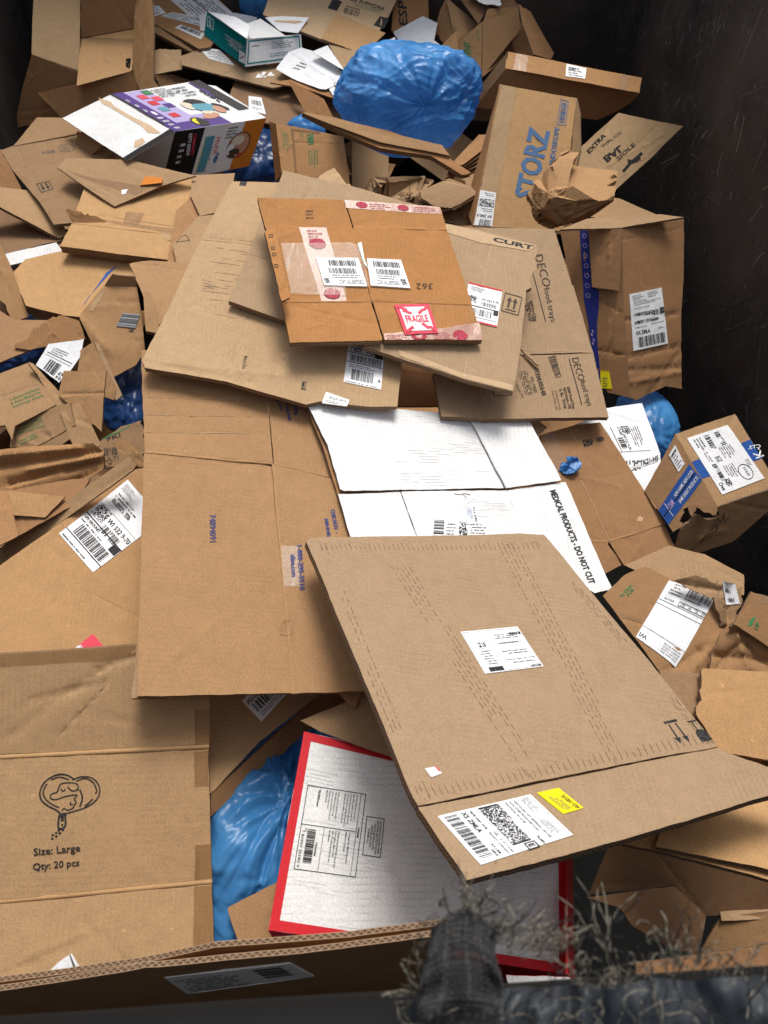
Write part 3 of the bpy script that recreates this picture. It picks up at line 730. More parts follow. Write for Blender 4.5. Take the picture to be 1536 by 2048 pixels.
Fr(T.p, T.s, [(405, 60), (500, 60), (510, 36), (400, 32)]).lines(.1, .1, .9, .9, 6, seed=4)
# --- flattened carton with leaf symbols (top centre)
T = S('flattened_carton', 'flattened kraft carton with black square symbols and an upside down barcode', 'flattened box', [(526, 28), (545, -30), (800, -60), (812, -40), (780, 26), (729, 109), (641, 78), (601, 62)], 62, 6, None, 'kraft_light', .009, 2, cre=[((640, 78), (670, 28), 1.5), ((672, 28), (772, 66), 1.5)])
m_ = more(T, 'flap', [(672, 29), (771, 66), (729, 108), (642, 76)], sf=Surf(T.s.o + T.s.n * .006, T.s.n, amp=.002), mat='kraft_gold')
fr = Fr(T.p, T.s, [(655, 16), (674, 22), (684, 4), (667, -4)]); fr.rect(0, 0, 1, 1); fr.stroke([(.2, .3), (.8, .6)], .12, 'kraft_light'); fr.stroke([(.3, .8), (.6, .2)], .1, 'kraft_light')
fr = Fr(T.p, T.s, [(747, 50), (768, 57), (779, 36), (760, 32)]); fr.rect(0, 0, 1, 1); fr.stroke([(.2, .3), (.8, .6)], .12, 'kraft_light'); fr.stroke([(.3, .8), (.6, .2)], .1, 'kraft_light')
fr = Fr(T.p, T.s, [(722, 18), (690, 10), (686, 26), (715, 33)]); fr.bars(0, .3, 1, 1, 18, seed=5); fr.text('8088974000069', .05, .02, .9, .2)
fr = Fr(T.p, T.s, [(772, 8), (700, -12), (690, 2), (764, 24)]); fr.text('FitGuard ES', .0, .38, .9, .8, 'ink', .02); fr.lines(.0, .75, .9, 1.25, 3, 'ink_green', 5)
T = S('paper_sheet', 'white paper with a brown torn strip behind the teal carton', 'paper', [(530, 35), (560, 32), (618, 34), (596, 66), (560, 62)], 68, 3, None, 'white_paper', .001, amp=.003, edge='white_paper')
patch(T, T.p, [(548, 41), (600, 41), (606, 44), (590, 47), (552, 44)], 'inkpale', 'torn_strip')
# --- long kraft sheet under the teal box
T = S('flattened_carton', 'long flat kraft sheet lying under the teal and white carton', 'flattened box', [(362, 112), (410, 95), (500, 120), (600, 150), (590, 165), (548, 177), (442, 150), (364, 131)], 58, 5, None, 'kraft_dull', .006, 1, cre=[((442, 150), (490, 132), 2)])
f = Fr(T.p, T.s, [(510, 156), (545, 156), (552, 145), (520, 143)]); f.cells(0, 0, 1, 1, 5, 3, 'label_white', 3, .6)
f = sticker(T, T.p, [(470, 132), (418, 118), (396, 96), (440, 100)], 'white_paper'); f.lines(.1, .1, .9, .9, 6, seed=6)
S('cardboard_sheet', 'thin kraft sheet edge under the long sheet below the teal carton', 'cardboard', [(540, 165), (600, 158), (690, 195), (705, 208), (692, 204), (610, 178)], 60, 4, None, 'kraft_brown', .005, 1)
# --- triangular kraft piece
S('cardboard_sheet', 'pale kraft triangle standing left of the big blue bag', 'cardboard', [(657, 88), (700, 100), (740, 100), (760, 145), (757, 190), (712, 190), (706, 180)], 70, -6, None, 'kraft_pale', cre=[((680, 100), (712, 184), 1.2)])
# --- teal carton
T = S('carton', 'teal and white printed carton lying open on its side among papers', 'carton', [(414, 22), (494, 78), (490, 134), (409, 70)], 100, -38, None, 'teal', .002, part='side_panel', edge='white_print', cap=.3)
fr = Fr(T.p, T.s, [(415, 52), (427, 61), (428, 41), (416, 31)]); fr.box(0, 0, 1, 1, .06, 'white_print'); fr.text('L', .35, .2, .7, .8, 'white_print', .02)
fr = Fr(T.p, T.s, [(488, 92), (440, 62), (440, 78), (488, 114)]); fr.lines(0, 0, 1, 1, 5, 'white_print', 8)
fr = Fr(T.p, T.s, [(478, 122), (490, 128), (490, 108), (479, 101)]); fr.rect(0, 0, 1, 1, 'white_print'); fr.stroke([(.2, .3), (.8, .7)], .12); fr.stroke([(.3, .8), (.7, .2)], .1)
P = more(T, 'front_panel', [(494, 78), (602, 68), (606, 118), (490, 134)], sf=on(T.s, (494, 78), 108, 22), mat='white_board', t=.002, edge='white_print')
fr = Fr(P, P.s, [(490, 134), (606, 118), (602, 68), (494, 78)]); fr.box(.03, .08, .97, .94, .02, 'teal', .05); fr.lines(.45, .55, .9, .85, 4, seed=3); fr.lines(.42, .25, .9, .42, 2, 'teal', 7); fr.lines(.1, .7, .3, .8, 1, seed=4)
more(T, 'top_flap', [(494, 78), (470, 56), (521, 37), (572, 71)], sf=on(T.s, (494, 78), 62, 5), mat='white_board', t=.0015, edge='white_print')
more(T, 'top_flap', [(416, 24), (472, 34), (500, 50), (494, 76)], sf=on(T.s, (416, 24), 52, -5), mat='white_paper', t=.0015, edge='white_print')
# --- white crumpled papers
T = S('paper_sheet', 'large white sheet folded in front of the teal carton', 'paper', [(552, 140), (577, 105), (602, 95), (650, 108), (690, 150), (690, 160), (652, 180), (640, 179), (590, 160)], 66, 0, None, 'white_paper', .001, amp=.005, edge='white_paper', cre=[((577, 100), (650, 150), -3), ((610, 150), (650, 178), 2)])
Fr(T.p, T.s, [(560, 140), (620, 150), (640, 130), (600, 110)]).lines(.3, .2, .7, .8, 3, seed=4)
S('paper_sheet', 'white sheet corner with dark blue edge behind the folded white sheet', 'paper', [(625, 104), (655, 92), (690, 140), (676, 134)], 64, 0, None, 'white_paper', .001, amp=.004, edge='ink_blue')
T = S('paper_sheet', 'white curled paper with faint marks left of the big blue bag', 'paper', [(643, 152), (690, 148), (705, 190), (704, 206), (672, 200)], 70, -4, None, 'white_paper', .001, amp=.006, edge='white_paper', cre=[((655, 150), (690, 204), 3)])
Fr(T.p, T.s, [(668, 175), (690, 172), (686, 158), (666, 160)]).text('S6 09', 0, .2, 1, .8)
# --- box with white interior far right top
T = S('open_box', 'torn open kraft box with green lettering against the black steel wall', 'open box', [(912, 86), (965, 42), (962, 152), (945, 172), (918, 135)], 92, -20, None, 'kraft', part='side_panel', cre=[((950, 60), (948, 165), 1)])
ptext(T.p, 'KIMVENT', (945, 140), (940, 82), (932, 140), 'ink_green', .02); Fr(T.p, T.s, [(955, 82), (962, 80), (960, 52), (952, 58)]).lines(0, 0, 1, 1, 4, 'ink_green', 4)
Fr(T.p, T.s, [(928, 148), (935, 150), (935, 84), (928, 88)]).box(0, 0, 1, 1, .12, 'ink_green', .02)
b1 = on(T.s, (912, 86), 88, 14)
more(T, 'flap', [(893, -5), (957, 48), (912, 86), (904, 50)], sf=b1, mat='kraft_gold')
more(T, 'flap', [(893, -5), (903, 20), (910, 60), (888, 88), (868, 62), (880, 20)], sf=on(T.s, (905, 70), 92, -38), mat='kraft_brown', torn=[3])
more(T, 'rear_panel', [(893, -40), (1000, -40), (1040, 16), (972, 20), (957, 48)], sf=on(T.s, (957, 48), 78, 4), mat='kraft_deep')
more(T, 'side_panel', [(966, 46), (974, 20), (1036, 12), (1042, 58), (964, 154)], sf=on(T.s, (965, 100), 96, 18), mat='kraft', torn=[1])
more(T, 'side_panel', [(1044, 40), (1068, 112), (1010, 118), (964, 154)], sf=on(T.s, (965, 150), 80, 24), mat='kraft_brown')
more(T, 'flap', [(1038, 8), (1062, 25), (1108, 106), (1102, 118), (1068, 108), (1046, 50)], sf=on(T.s, (1040, 30), 75, 40), mat='kraft_brown', torn=[0])
S('cardboard_sheet', 'plain kraft panel half hidden behind the big blue bag', 'cardboard', [(870, 106), (912, 62), (920, 135), (945, 175), (935, 190), (880, 140)], 85, -4, None, 'kraft_gold')
T = S('cardboard_sheet', 'whitish torn board at the top beside the steel wall', 'cardboard', [(935, -30), (1000, -30), (1002, 10), (965, 8), (940, -4)], 70, 0, -.05, 'white_board', torn=True)
# --- flat taped box
T = S('carton', 'long flat kraft box sealed with clear tape against the steel wall', 'carton', [(1015, 104), (1284, 155), (1279, 185), (1010, 137)], 72, 3, -.02, 'kraft', part='side_panel', fl=1)
P = more(T, 'front_panel', [(1010, 138), (1279, 186), (1262, 205), (1235, 222), (1195, 240), (950, 214)], sf=on(T.s, (1010, 138), 138, 2), mat='kraft_brown')
more(T, 'end_panel', [(1015, 104), (1010, 138), (948, 212), (957, 178)], sf=on(T.s, (1012, 118), 110, -48), mat='kraft_dull')
patch(T, T.p, [(1032, 108), (1056, 112), (1052, 144), (1027, 140)], 'tape_clear'); patch(T, T.p, [(1240, 148), (1262, 152), (1255, 180), (1238, 178)], 'tape_clear')
f = sticker(T, T.p, [(1131, 153), (1170, 158), (1173, 137), (1133, 128)]); f.lines(.1, .1, .9, .9, 4, 'ink', 4); f.text('XPMT', .1, .5, .5, .8)
# --- stack of edge-on sheets below the blue bag
for i, (q, pp) in enumerate((([(905, 300), (958, 262), (976, 266), (974, 330), (912, 344), (880, 332)], 60), ([(900, 318), (950, 275), (985, 280), (978, 340), (915, 352)], 56), ([(890, 330), (958, 295), (985, 300), (978, 350), (912, 356)], 60))):
    pass
for i, lab in enumerate(('lowest thin sheet of the slanted stack left of the endoscope box', 'second thin sheet of the slanted stack left of the endoscope box', 'middle thin sheet of the slanted stack left of the endoscope box', 'upper thin sheet of the slanted stack left of the endoscope box', 'topmost thin sheet of the slanted stack left of the endoscope box')):
    dy = (4 - i) * 11
    S('cardboard_sheet', lab, 'cardboard', [(892 + i * 2, 332 + dy * .5), (950 + i * 2, 268 + dy * .8), (986, 268 + dy), (980, 288 + dy), (925, 330 + dy * .5)], 64, 14, None, 'kraft_dull' if i % 2 else 'kraft_brown', .006, 1, group='slanted stack of thin sheets')
# --- endoscope box
T = S('carton', 'tall endoscope box with steel blue lettering standing in the heap', 'carton', [(999, 168), (1152, 197), (1140, 300), (1128, 462), (946, 452)], 88, 6, -.02, 'kraft_gold', part='front_panel', cre=[((1036, 175), (985, 455), 1)], cap=.2)
more(T, 'side_panel', [(1152, 197), (1159, 228), (1160, 300), (1128, 462)], hg=((1152, 197), (1128, 462), 78), mat='kraft_pale')
more(T, 'side_panel', [(999, 168), (946, 452), (936, 430), (940, 380)], hg=((999, 168), (946, 452), 80), mat='kraft_brown')
patch(T, T.p, [(1001, 169), (1034, 176), (983, 452), (947, 451)], 'kraft_pale', 'tape', label='pale paper tape strip')
ptext(T.p, 'STORZ', (1068, 402), (1099, 262), (1028, 392), 'ink_steel', .035); ptext(T.p, 'ENDOSKOPE', (1107, 333), (1119, 256), (1097, 330), 'ink_steel', .02)
f = Fr(T.p, T.s, [(1131, 252), (1137, 203), (1121, 199), (1113, 250)]); f.box(0, 0, 1, 1, .03, 'ink_steel', .08); f.bars(.1, .2, .9, .8, 16, 'ink_steel', 3)
ptext(T.p, 'RZ', (1100, 375), (1102, 345), (1090, 372), 'ink_steel', .03)
f = sticker(T, T.p, [(992, 386), (960, 380), (945, 450), (984, 453)]); f.bars(.1, .82, .7, 1, 16, seed=3); f.text('RP ZMLA', .1, .68, .9, .76); f.cells(.05, .22, .9, .45, 24, 12, seed=3); f.lines(.1, .5, .8, .62, 2, seed=4); f.lines(.1, .05, .8, .16, 2, seed=4)
# --- kraft sheet with black lettering right
T = S('flattened_carton', 'folded kraft box with black lettering leaning on the steel wall', 'flattened box', [(1162, 294), (1238, 225), (1366, 252), (1300, 318), (1222, 388), (1150, 372)], 80, 22, None, 'kraft_pale', .018, 4, cap=.15, cre=[((1328, 240), (1225, 335), 1)])
ptext(T.p, 'EXTRA', (1178, 308), (1212, 272), (1172, 302), 'ink', .03); ptext(T.p, 'BAL', (1205, 316), (1240, 290), (1214, 326), 'ink', .03); ptext(T.p, 'WPL CO', (1205, 295), (1245, 265), (1200, 292), 'ink', 0); ptext(T.p, 'SIOLE', (1236, 322), (1272, 290), (1231, 316), 'ink', .01)
Fr(T.p, T.s, [(1248, 345), (1290, 312), (1280, 302), (1240, 335)]).stroke([(0, .2), (.4, .5), (1, .6)], .08); Fr(T.p, T.s, [(1248, 345), (1290, 312), (1280, 302), (1240, 335)]).stroke([(.4, .9), (.5, .5), (.8, .1)], .12)
S('cardboard_sheet', 'dark flat flap behind the shipping box with the courier label', 'cardboard', [(1215, 395), (1240, 398), (1318, 430), (1330, 440), (1215, 440), (1160, 430)], 66, 5, None, 'kraft_dull')
# --- green-print carton
T = S('carton', 'kraft carton with green print and cut flaps below the thin stacked sheets', 'carton', [(552, 247), (687, 273), (700, 368), (640, 372), (563, 346)], 86, 4, None, 'kraft', part='front_panel', cap=.2, cre=[((587, 285), (690, 288), 1), ((580, 255), (592, 345), 1)])
more(T, 'side_panel', [(537, 242), (552, 247), (563, 346), (550, 364)], hg=((552, 247), (563, 346), 70), mat='kraft_brown')
for q, n_, sd in (([(564, 262), (578, 270), (582, 315), (567, 312)], 4, 1), ([(614, 268), (628, 270), (630, 288), (615, 286)], 3, 2), ([(617, 300), (637, 300), (640, 342), (618, 340)], 4, 3), ([(600, 265), (608, 267), (608, 280), (601, 278)], 2, 5)):
    fr = Fr(T.p, T.s, [q[0], q[3], q[2], q[1]]); fr.lines(0, 0, 1, 1, n_, 'ink_green', sd)
ptext(T.p, 'LASH', (626, 268), (628, 288), (614, 270), 'ink_green', .03)
for q in ([(582, 258), (586, 258), (594, 345), (590, 344)], [(585, 258), (640, 264), (640, 268), (586, 262)]): patch(T, T.p, q, 'kraft_deep', 'slit')
T = S('cardboard_sheet', 'narrow kraft piece with white pencil marks leaning above the thin sheets', 'cardboard', [(575, 159), (585, 165), (648, 198), (666, 234), (612, 227)], 84, -12, None, 'kraft_brown', .005)
Fr(T.p, T.s, [(612, 222), (650, 226), (640, 200), (612, 190)]).lines(.1, .3, .8, 1, 5, 'kraft_pale', 3)
T = S('flattened_carton', 'thin flattened boxes seen edge on in front of the big blue bag', 'flattened box', [(604, 226), (650, 232), (780, 262), (864, 294), (942, 346), (925, 350), (862, 312), (760, 296), (655, 252)], 74, 8, None, 'kraft_brown', .016, 4, cap=.25)
patch(T, T.p, [(604, 227), (612, 226), (640, 231), (612, 229)], 'kraft_pale', 'torn_edge')
S('flattened_carton', 'upper flattened kraft sheet on the edge on stack in front of the big blue bag', 'flattened box', [(606, 226), (660, 233), (790, 268), (884, 290), (900, 312), (860, 303), (760, 284), (660, 248)], 76, 8, None, 'kraft_dull', .005, 1)
# --- big blue bag
BB = bag('large crumpled light blue plastic bag near the top of the heap', (818, 196), .0, (.235, .155, .155), 2.3, 'bag_blue', Vector((.2, -.85, .28)), .075, sub=7)
# crumpled kraft paper
T = Thing('crumpled_paper', 'dull crumpled packing paper in shadow under the stacked thin sheets', 'packing paper'); P = T.part('paper')
crumple(P, at(800, 380, -.12), (.15, .08, .05), 'kraft_dull', .46, 110, 40, 4)
T = Thing('crumpled_paper', 'dull crumpled packing paper left of the endoscope box', 'packing paper'); P = T.part('paper')
crumple(P, at(890, 402, -.11), (.13, .08, .05), 'kraft_dull', .42, 110, 40, 9)
T = Thing('crumpled_paper', 'crumpled kraft packing paper lying on the endoscope box', 'packing paper'); P = T.part('paper')
crumple(P, at(1152, 378, .11), (.15, .12, .08), 'kraft', .72, 160, 70, 5, (.62, 1.0))
# ============================================================ top left
T = S('open_box', 'empty open kraft box standing at the top left corner', 'open box', [(162, 78), (268, 57), (264, 142), (154, 172)], 70, 2, -.1, 'kraft_gold', part='bottom_panel', fl=1)
s0 = T.s
more(T, 'rear_panel', [(162, -60), (275, -60), (268, 57), (162, 76)], sf=on(s0, (162, 76), 128, 2), mat='kraft_brown')
more(T, 'side_panel', [(272, -60), (298, -60), (309, 50), (307, 160), (322, 182), (280, 180), (264, 142), (268, 57)], sf=on(s0, (265, 120), 95, -32), mat='kraft')
more(T, 'flap', [(69, -60), (162, -60), (158, 142), (63, 108)], sf=on(s0, (160, 110), 88, 8), mat='kraft_pale')
more(T, 'side_panel', [(63, 108), (158, 144), (154, 170), (76, 186), (124, 238), (36, 254), (34, 228), (44, 180)], sf=on(s0, (158, 144), 125, -8), mat='kraft_brown', cre=[((40, 240), (120, 230), 2), ((44, 222), (110, 215), 2)])
more(T, 'flap', [(75, 186), (262, 142), (281, 180), (222, 191), (125, 238)], sf=on(s0, (262, 142), 116, 6), mat='kraft_brown')
patch(T, T.p, [(252, 118), (262, 116), (260, 138), (252, 134)], 'void_dark', 'notch')
more(T, 'tab', [(303, 100), (362, 98), (364, 138), (306, 150)], sf=on(s0, (305, 130), 75, 10), mat='kraft_pale', torn=[0, 3])
S('cardboard_sheet', 'kraft sheet with faded barcode behind the tab of the corner box', 'cardboard', [(308, 150), (345, 148), (400, 168), (380, 172), (322, 176)], 56, 3, -.22, 'kraft_brown')
# left sheets
S('cardboard_sheet', 'plain kraft sheet at the left edge under the sheet with the box number', 'cardboard', [(-40, 290), (4, 300), (25, 342), (55, 400), (-40, 388)], 60, 2, None, 'kraft_brown')
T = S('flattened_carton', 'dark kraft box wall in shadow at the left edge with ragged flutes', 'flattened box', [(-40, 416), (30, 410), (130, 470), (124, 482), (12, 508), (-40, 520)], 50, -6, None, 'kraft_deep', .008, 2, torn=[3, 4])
S('carton', 'white folded carton edge sticking out under the thick kraft stack at the left', 'carton', [(11, 508), (112, 484), (125, 500), (118, 506), (18, 531)], 64, -4, None, 'white_board', .003, edge='white_print')
S('flattened_carton', 'long flattened kraft sheet sloping down from the left edge', 'flattened box', [(-40, 370), (60, 380), (100, 405), (136, 468), (118, 476), (0, 414), (-40, 402)], 62, 10, None, 'kraft_dull', .01, 2)
T = S('flattened_carton', 'kraft box with an up arrow mark and box number left of the pet supply carton', 'flattened box', [(25, 340), (2, 300), (28, 290), (152, 268), (230, 300), (172, 362), (148, 440), (145, 446), (108, 450), (80, 405)], 60, 3, None, 'kraft_dull', .009, 2, cre=[((28, 340), (150, 318), 1), ((95, 400), (168, 388), 1), ((30, 298), (50, 340), 1)], cap=.2)
more(T, 'flap', [(28, 291), (74, 235), (150, 238), (180, 262), (150, 268)], hg=((28, 291), (152, 268), -8), mat='kraft_dull')
ptext(T.p, 'BOX 4', (109, 299), (85, 302), (109, 305), 'ink_soft', .02); fr = Fr(T.p, T.s, [(117, 304), (150, 302), (148, 286), (115, 288)]); [fr.stroke([(.5 + .48 * math.cos(a * .35), .5 + .48 * math.sin(a * .35)), (.5 + .48 * math.cos(a * .35 + .35), .5 + .48 * math.sin(a * .35 + .35))], .04, 'ink_soft') for a in range(18)]; fr.lines(.2, .2, .8, .8, 3, seed=3)
fr = Fr(T.p, T.s, [(83, 386), (107, 378), (98, 362), (72, 368)]); fr.box(0, 0, 1, 1, .06, 'ink', .07)
for a in (.32, .68): fr.rect(a - .06, .4, a + .06, .85); fr.poly([(a - .15, .45), (a, .15), (a + .15, .45)], 'ink')
T = S('flattened_carton', 'thick stack of folded kraft carton layers with a torn raised flap, left of centre', 'flattened box', [(180, 345), (388, 352), (392, 375), (356, 470), (143, 446)], 60, 6, None, 'kraft_gold', .026, 6, cre=[((200, 432), (357, 455), 1)], cap=.2)
P = more(T, 'flap', [(143, 447), (356, 472), (341, 521), (120, 492)], hg=((143, 446), (356, 470), 4), mat='kraft_gold', t=.022, layers=5)
patch(T, T.p, [(195, 438), (357, 458), (353, 478), (310, 460), (240, 450)], 'tape_brown'); patch(T, T.p, [(252, 424), (290, 427), (276, 452), (246, 446)], 'tape_brown')
more(T, 'torn_flap', [(129, 421), (175, 426), (192, 432), (228, 452), (150, 446), (141, 440)], sf=on(T.s, (150, 447), 100, 10), mat='kraft_brown', torn=[0, 1, 2])
patch(T, T.p, [(310, 466), (330, 464), (355, 472), (352, 482), (335, 480)], 'kraft_pale', 'torn_edge')
# sheets between
S('cardboard_sheet', 'kraft sheets corner right of the thick folded stack', 'cardboard', [(352, 420), (390, 385), (425, 385), (412, 440), (368, 545), (330, 545)], 58, 6, None, 'kraft_brown', .006, 1)
T = S('cardboard_sheet', 'kraft sheet with a printed line drawing right of the thick folded stack', 'cardboard', [(345, 490), (400, 430), (470, 430), (430, 560), (360, 560)], 56, 6, None, 'kraft_dull')
Fr(T.p, T.s, [(352, 486), (380, 482), (372, 470), (362, 474)]).box(0, 0, 1, 1, .07, 'ink')
S('cardboard_sheet', 'flat kraft sheet left of the blank tan carton in the top centre', 'cardboard', [(385, 350), (470, 345), (455, 420), (400, 432), (380, 390)], 58, 3, None, 'kraft_dull')
# kraft sheet center-left
T = S('flattened_carton', 'plain kraft sheet below the thick folded stack at the left', 'flattened box', [(23, 548), (50, 518), (130, 500), (290, 525), (262, 560), (165, 634), (128, 630), (52, 611)], 62, 4, None, 'kraft_gold', .008, 2, cap=.12, cre=[((180, 520), (130, 628), 1)])
patch(T, T.p, [(165, 612), (212, 545), (235, 530), (178, 592)], 'blue_band', 'blue_tape', label='dark blue tape strip')
S('cardboard_sheet', 'ragged kraft flap standing at the left edge', 'cardboard', [(-40, 470), (0, 487), (16, 520), (58, 632), (28, 646), (0, 600), (-40, 570)], 84, 12, None, 'kraft', .006, torn=[3, 4], cap=.15)
T = S('carton', 'rounded kraft carton with a dark striped bar label left of the tan sheet', 'carton', [(208, 573), (275, 576), (284, 640), (290, 700), (272, 729), (226, 753), (190, 700), (161, 640), (161, 628)], 80, 10, None, 'kraft', part='front_panel', cap=.15, amp=.006, cre=[((161, 640), (215, 700), -6, .02)])
more(T, 'top_panel', [(208, 573), (275, 576), (272, 555), (225, 548)], hg=((208, 573), (275, 576), 50), mat='kraft')
patch(T, T.p, [(178, 622), (190, 600), (212, 578), (204, 596), (186, 624)], 'kraft_pale', 'tape')
f = sticker(T, T.p, [(233, 653), (271, 657), (281, 630), (246, 627)], 'grey_print'); f.bars(0, 0, 1, 1, 7, 'ink_soft', 4, vert=True)
ptext(T.p, '2', (256, 663), (268, 664), (257, 656), 'ink', .01)
S('cardboard_sheet', 'kraft sheet with ragged dark edge tucked under the tan carton at left', 'cardboard', [(259, 527), (300, 521), (368, 524), (440, 500), (400, 640), (326, 662), (290, 600)], 58, 10, None, 'kraft_dull', .006, 1, torn=[5])
S('cardboard_sheet', 'narrow kraft edge with open flutes between the sheets at left of centre', 'cardboard', [(286, 580), (300, 585), (326, 640), (318, 668), (292, 662)], 70, 12, None, 'kraft_dull', .012, 2, torn=[2, 3])
# left cluster
S('cardboard_sheet', 'dark kraft shard behind the torn white paper label at the left', 'cardboard', [(-40, 600), (30, 640), (95, 640), (60, 700), (10, 720), (-40, 740)], 62, 8, None, 'kraft_brown')
S('cardboard_sheet', 'creased kraft lid standing behind the torn white paper label', 'cardboard', [(28, 695), (60, 665), (95, 640), (125, 631), (158, 642), (170, 678), (110, 688), (60, 700)], 86, 6, None, 'kraft_brown', amp=.005, torn=[0, 1, 2], cap=.15)
T = S('paper_sheet', 'torn white shipping paper with barcode in the crushed boxes at the left', 'paper', [(95, 686), (165, 675), (158, 710), (138, 740), (116, 764), (70, 728)], 72, -6, None, 'white_paper', .001, amp=.006, edge='white_paper', cap=.12)
fr = Fr(T.p, T.s, [(74, 728), (118, 760), (165, 690), (112, 676)]); fr.bars(.25, .0, .75, .35, 12, seed=3); fr.cells(.8, .0, 1, .25, 8, 8, seed=3); fr.stroke([(.0, .5), (1, .5)], .02); fr.stroke([(0, .42), (1, .42)], .012); fr.lines(.1, .55, .8, .75, 3, seed=5)
S('cardboard_sheet', 'narrow upright kraft strip right of the torn white paper', 'cardboard', [(160, 700), (188, 682), (232, 775), (228, 800), (200, 790), (155, 740)], 80, 18, None, 'kraft', cre=[((190, 690), (215, 780), 1)])
more(THINGS[-1], 'side_panel', [(188, 682), (198, 688), (245, 790), (232, 800), (228, 780)], sf=on(THINGS[-1].s, (200, 710), 70, 40), mat='kraft_pale')
T = S('crushed_box', 'crushed kraft panel hanging beside the carton with green shipping text', 'crushed box', [(128, 742), (212, 742), (208, 800), (204, 864), (192, 852), (150, 820), (118, 790)], 84, -4, None, 'kraft', part='panel', cre=[((128, 788), (210, 786), 2), ((170, 745), (168, 800), 1)], amp=.004)
T = S('cardboard_sheet', 'crumpled kraft piece with green line and barcode beside the big taped carton', 'cardboard', [(200, 882), (240, 852), (282, 840), (288, 905), (240, 930), (205, 935), (195, 905)], 72, -4, None, 'kraft_dull', amp=.008, torn=[2])
ptext(T.p, 'FKI', (215, 882), (240, 872), (213, 874), 'ink', .01); ptext(T.p, 'ULTI', (208, 922), (236, 918), (208, 914), 'ink_brown', .01); fr = Fr(T.p, T.s, [(208, 912), (236, 908), (234, 892), (208, 896)]); fr.bars(0, 0, 1, 1, 14, seed=9)
Fr(T.p, T.s, [(205, 880), (260, 855), (258, 848), (204, 872)]).stroke([(0, .2), (.3, .5), (.7, .4), (1, .8)], .04, 'ink_green'); ptext(T.p, 'LY', (208, 932), (224, 930), (208, 925), 'ink_brown', .01)
T = S('crushed_box', 'crushed kraft carton with green shipping text at the left edge', 'crushed box', [(-40, 762), (56, 726), (75, 750), (112, 810), (30, 852), (24, 880), (10, 850), (-40, 860)], 68, -4, None, 'kraft', part='front_panel', cap=.15, cre=[((-20, 800), (75, 770), 1)])
for i, st in enumerate(('in Canada, distributed', 'B. Braun Medical Inc.', 'Scarborough, Ontario')): ptext(T.p, st, (20 + i * 3, 802 + i * 7), (80 + i * 4, 779 + i * 7), (19 + i * 3, 797 + i * 7), 'ink_green', .005)
T2 = more(T, 'side_panel', [(56, 726), (66, 728), (138, 806), (122, 822), (112, 810), (75, 750)], sf=on(T.s, (90, 770), 62, 30), mat='kraft', cre=[((80, 735), (128, 810), 2)])
P = more(T, 'lower_flap', [(24, 853), (112, 812), (140, 805), (150, 850), (75, 892), (20, 895)], sf=on(T.s, (100, 815), 84, -8), mat='kraft')
for i, st in enumerate(('- Rotate Stock', 'temperature (25 C(77 F)', 'Protect from freezing')): ptext(P, st, (30 + i, 858 + i * 6), (85 + i * 3, 838 + i * 7), (29 + i, 853 + i * 6), 'ink_green', .005)
for i, st in enumerate(('in excess supply', 'recommended')): ptext(P, st, (38 + i * 4, 886 + i * 5), (72 + i * 4, 870 + i * 5), (37 + i * 4, 881 + i * 5), 'ink_green', .005)
more(T, 'flap', [(120, 825), (158, 804), (203, 890), (195, 893), (146, 890)], sf=on(T.s, (125, 830), 78, 10), mat='kraft')
T = S('crushed_box', 'crumpled kraft box side with deep folds at the left edge', 'crushed box', [(-40, 905), (60, 893), (185, 886), (207, 905), (203, 938), (160, 965), (100, 982), (60, 985), (0, 975), (-40, 960)], 92, 4, None, 'kraft', part='panel', amp=.010, cap=.15, cre=[((0, 934), (200, 902), 13, .012), ((20, 968), (205, 922), 15, .012), ((100, 980), (205, 935), 11, .012), ((0, 912), (160, 896), -9, .010), ((60, 940), (190, 915), -9, .010), ((30, 975), (120, 945), -8, .010)])
S('cardboard_sheet', 'kraft sheets layered below the crumpled box side at the left edge', 'cardboard', [(-40, 975), (20, 982), (140, 960), (180, 958), (150, 1010), (40, 1070), (-40, 1110)], 62, 0, None, 'kraft_brown')
T = S('cardboard_sheet', 'small kraft box corner above the folded ridge at the left edge', 'cardboard', [(16, 982), (130, 994), (90, 1035), (28, 1030)], 70, 4, None, 'kraft', .004)
more(T, 'side_panel', [(-40, 980), (16, 982), (27, 1030), (36, 1072), (-40, 1110)], sf=on(T.s, (20, 1000), 62, 16), mat='kraft_brown')
# ============================================================ pet supply carton (top left, on top)
T = S('cardboard_tray', 'shallow kraft tray with brown tape under the pet supply carton', 'cardboard tray', [(115, 336), (133, 316), (250, 320), (392, 352), (320, 374), (229, 413)], 66, 4, None, 'kraft_dull', .005, part='panel', cre=[((118, 345), (232, 402), 1)])
patch(T, T.p, [(130, 340), (170, 352), (300, 375), (270, 392), (150, 350)], 'tape_brown')
f = sticker(T, T.p, [(244, 390), (252, 388), (256, 379), (243, 381)], 'white_paper', name='torn_label')
T = S('carton', 'purple white and orange pet supply carton lying on its side', 'carton', [(220, 190), (380, 163), (432, 172), (533, 236), (350, 263)], 72, 6, .0, 'white_board', .003, part='top_panel', edge='grey_board', amp=.001, lift=.09)
s0 = T.s
fr = Fr(T.p, T.s, [(350, 263), (533, 236), (398, 160), (220, 189)])
fr.grid(0, 0, .1, 1, 'black_print', 2, 8); fr.grid(.005, .03, .09, 1, 'black_print', 2, 8, .0003)
fr.grid(.0, 0, .62, .18, 'purple', 6, 3, .0004); fr.grid(.0, .18, .0, .2, 'purple', 1, 1)
fr.grid(0.03, 0, .14, 1, 'purple', 2, 8, .0006); fr.grid(.14, 0, .38, .98, 'lilac', 3, 8, .0003)
fr.grid(.38, 0, .60, .3, 'lilac', 3, 3, .0003)
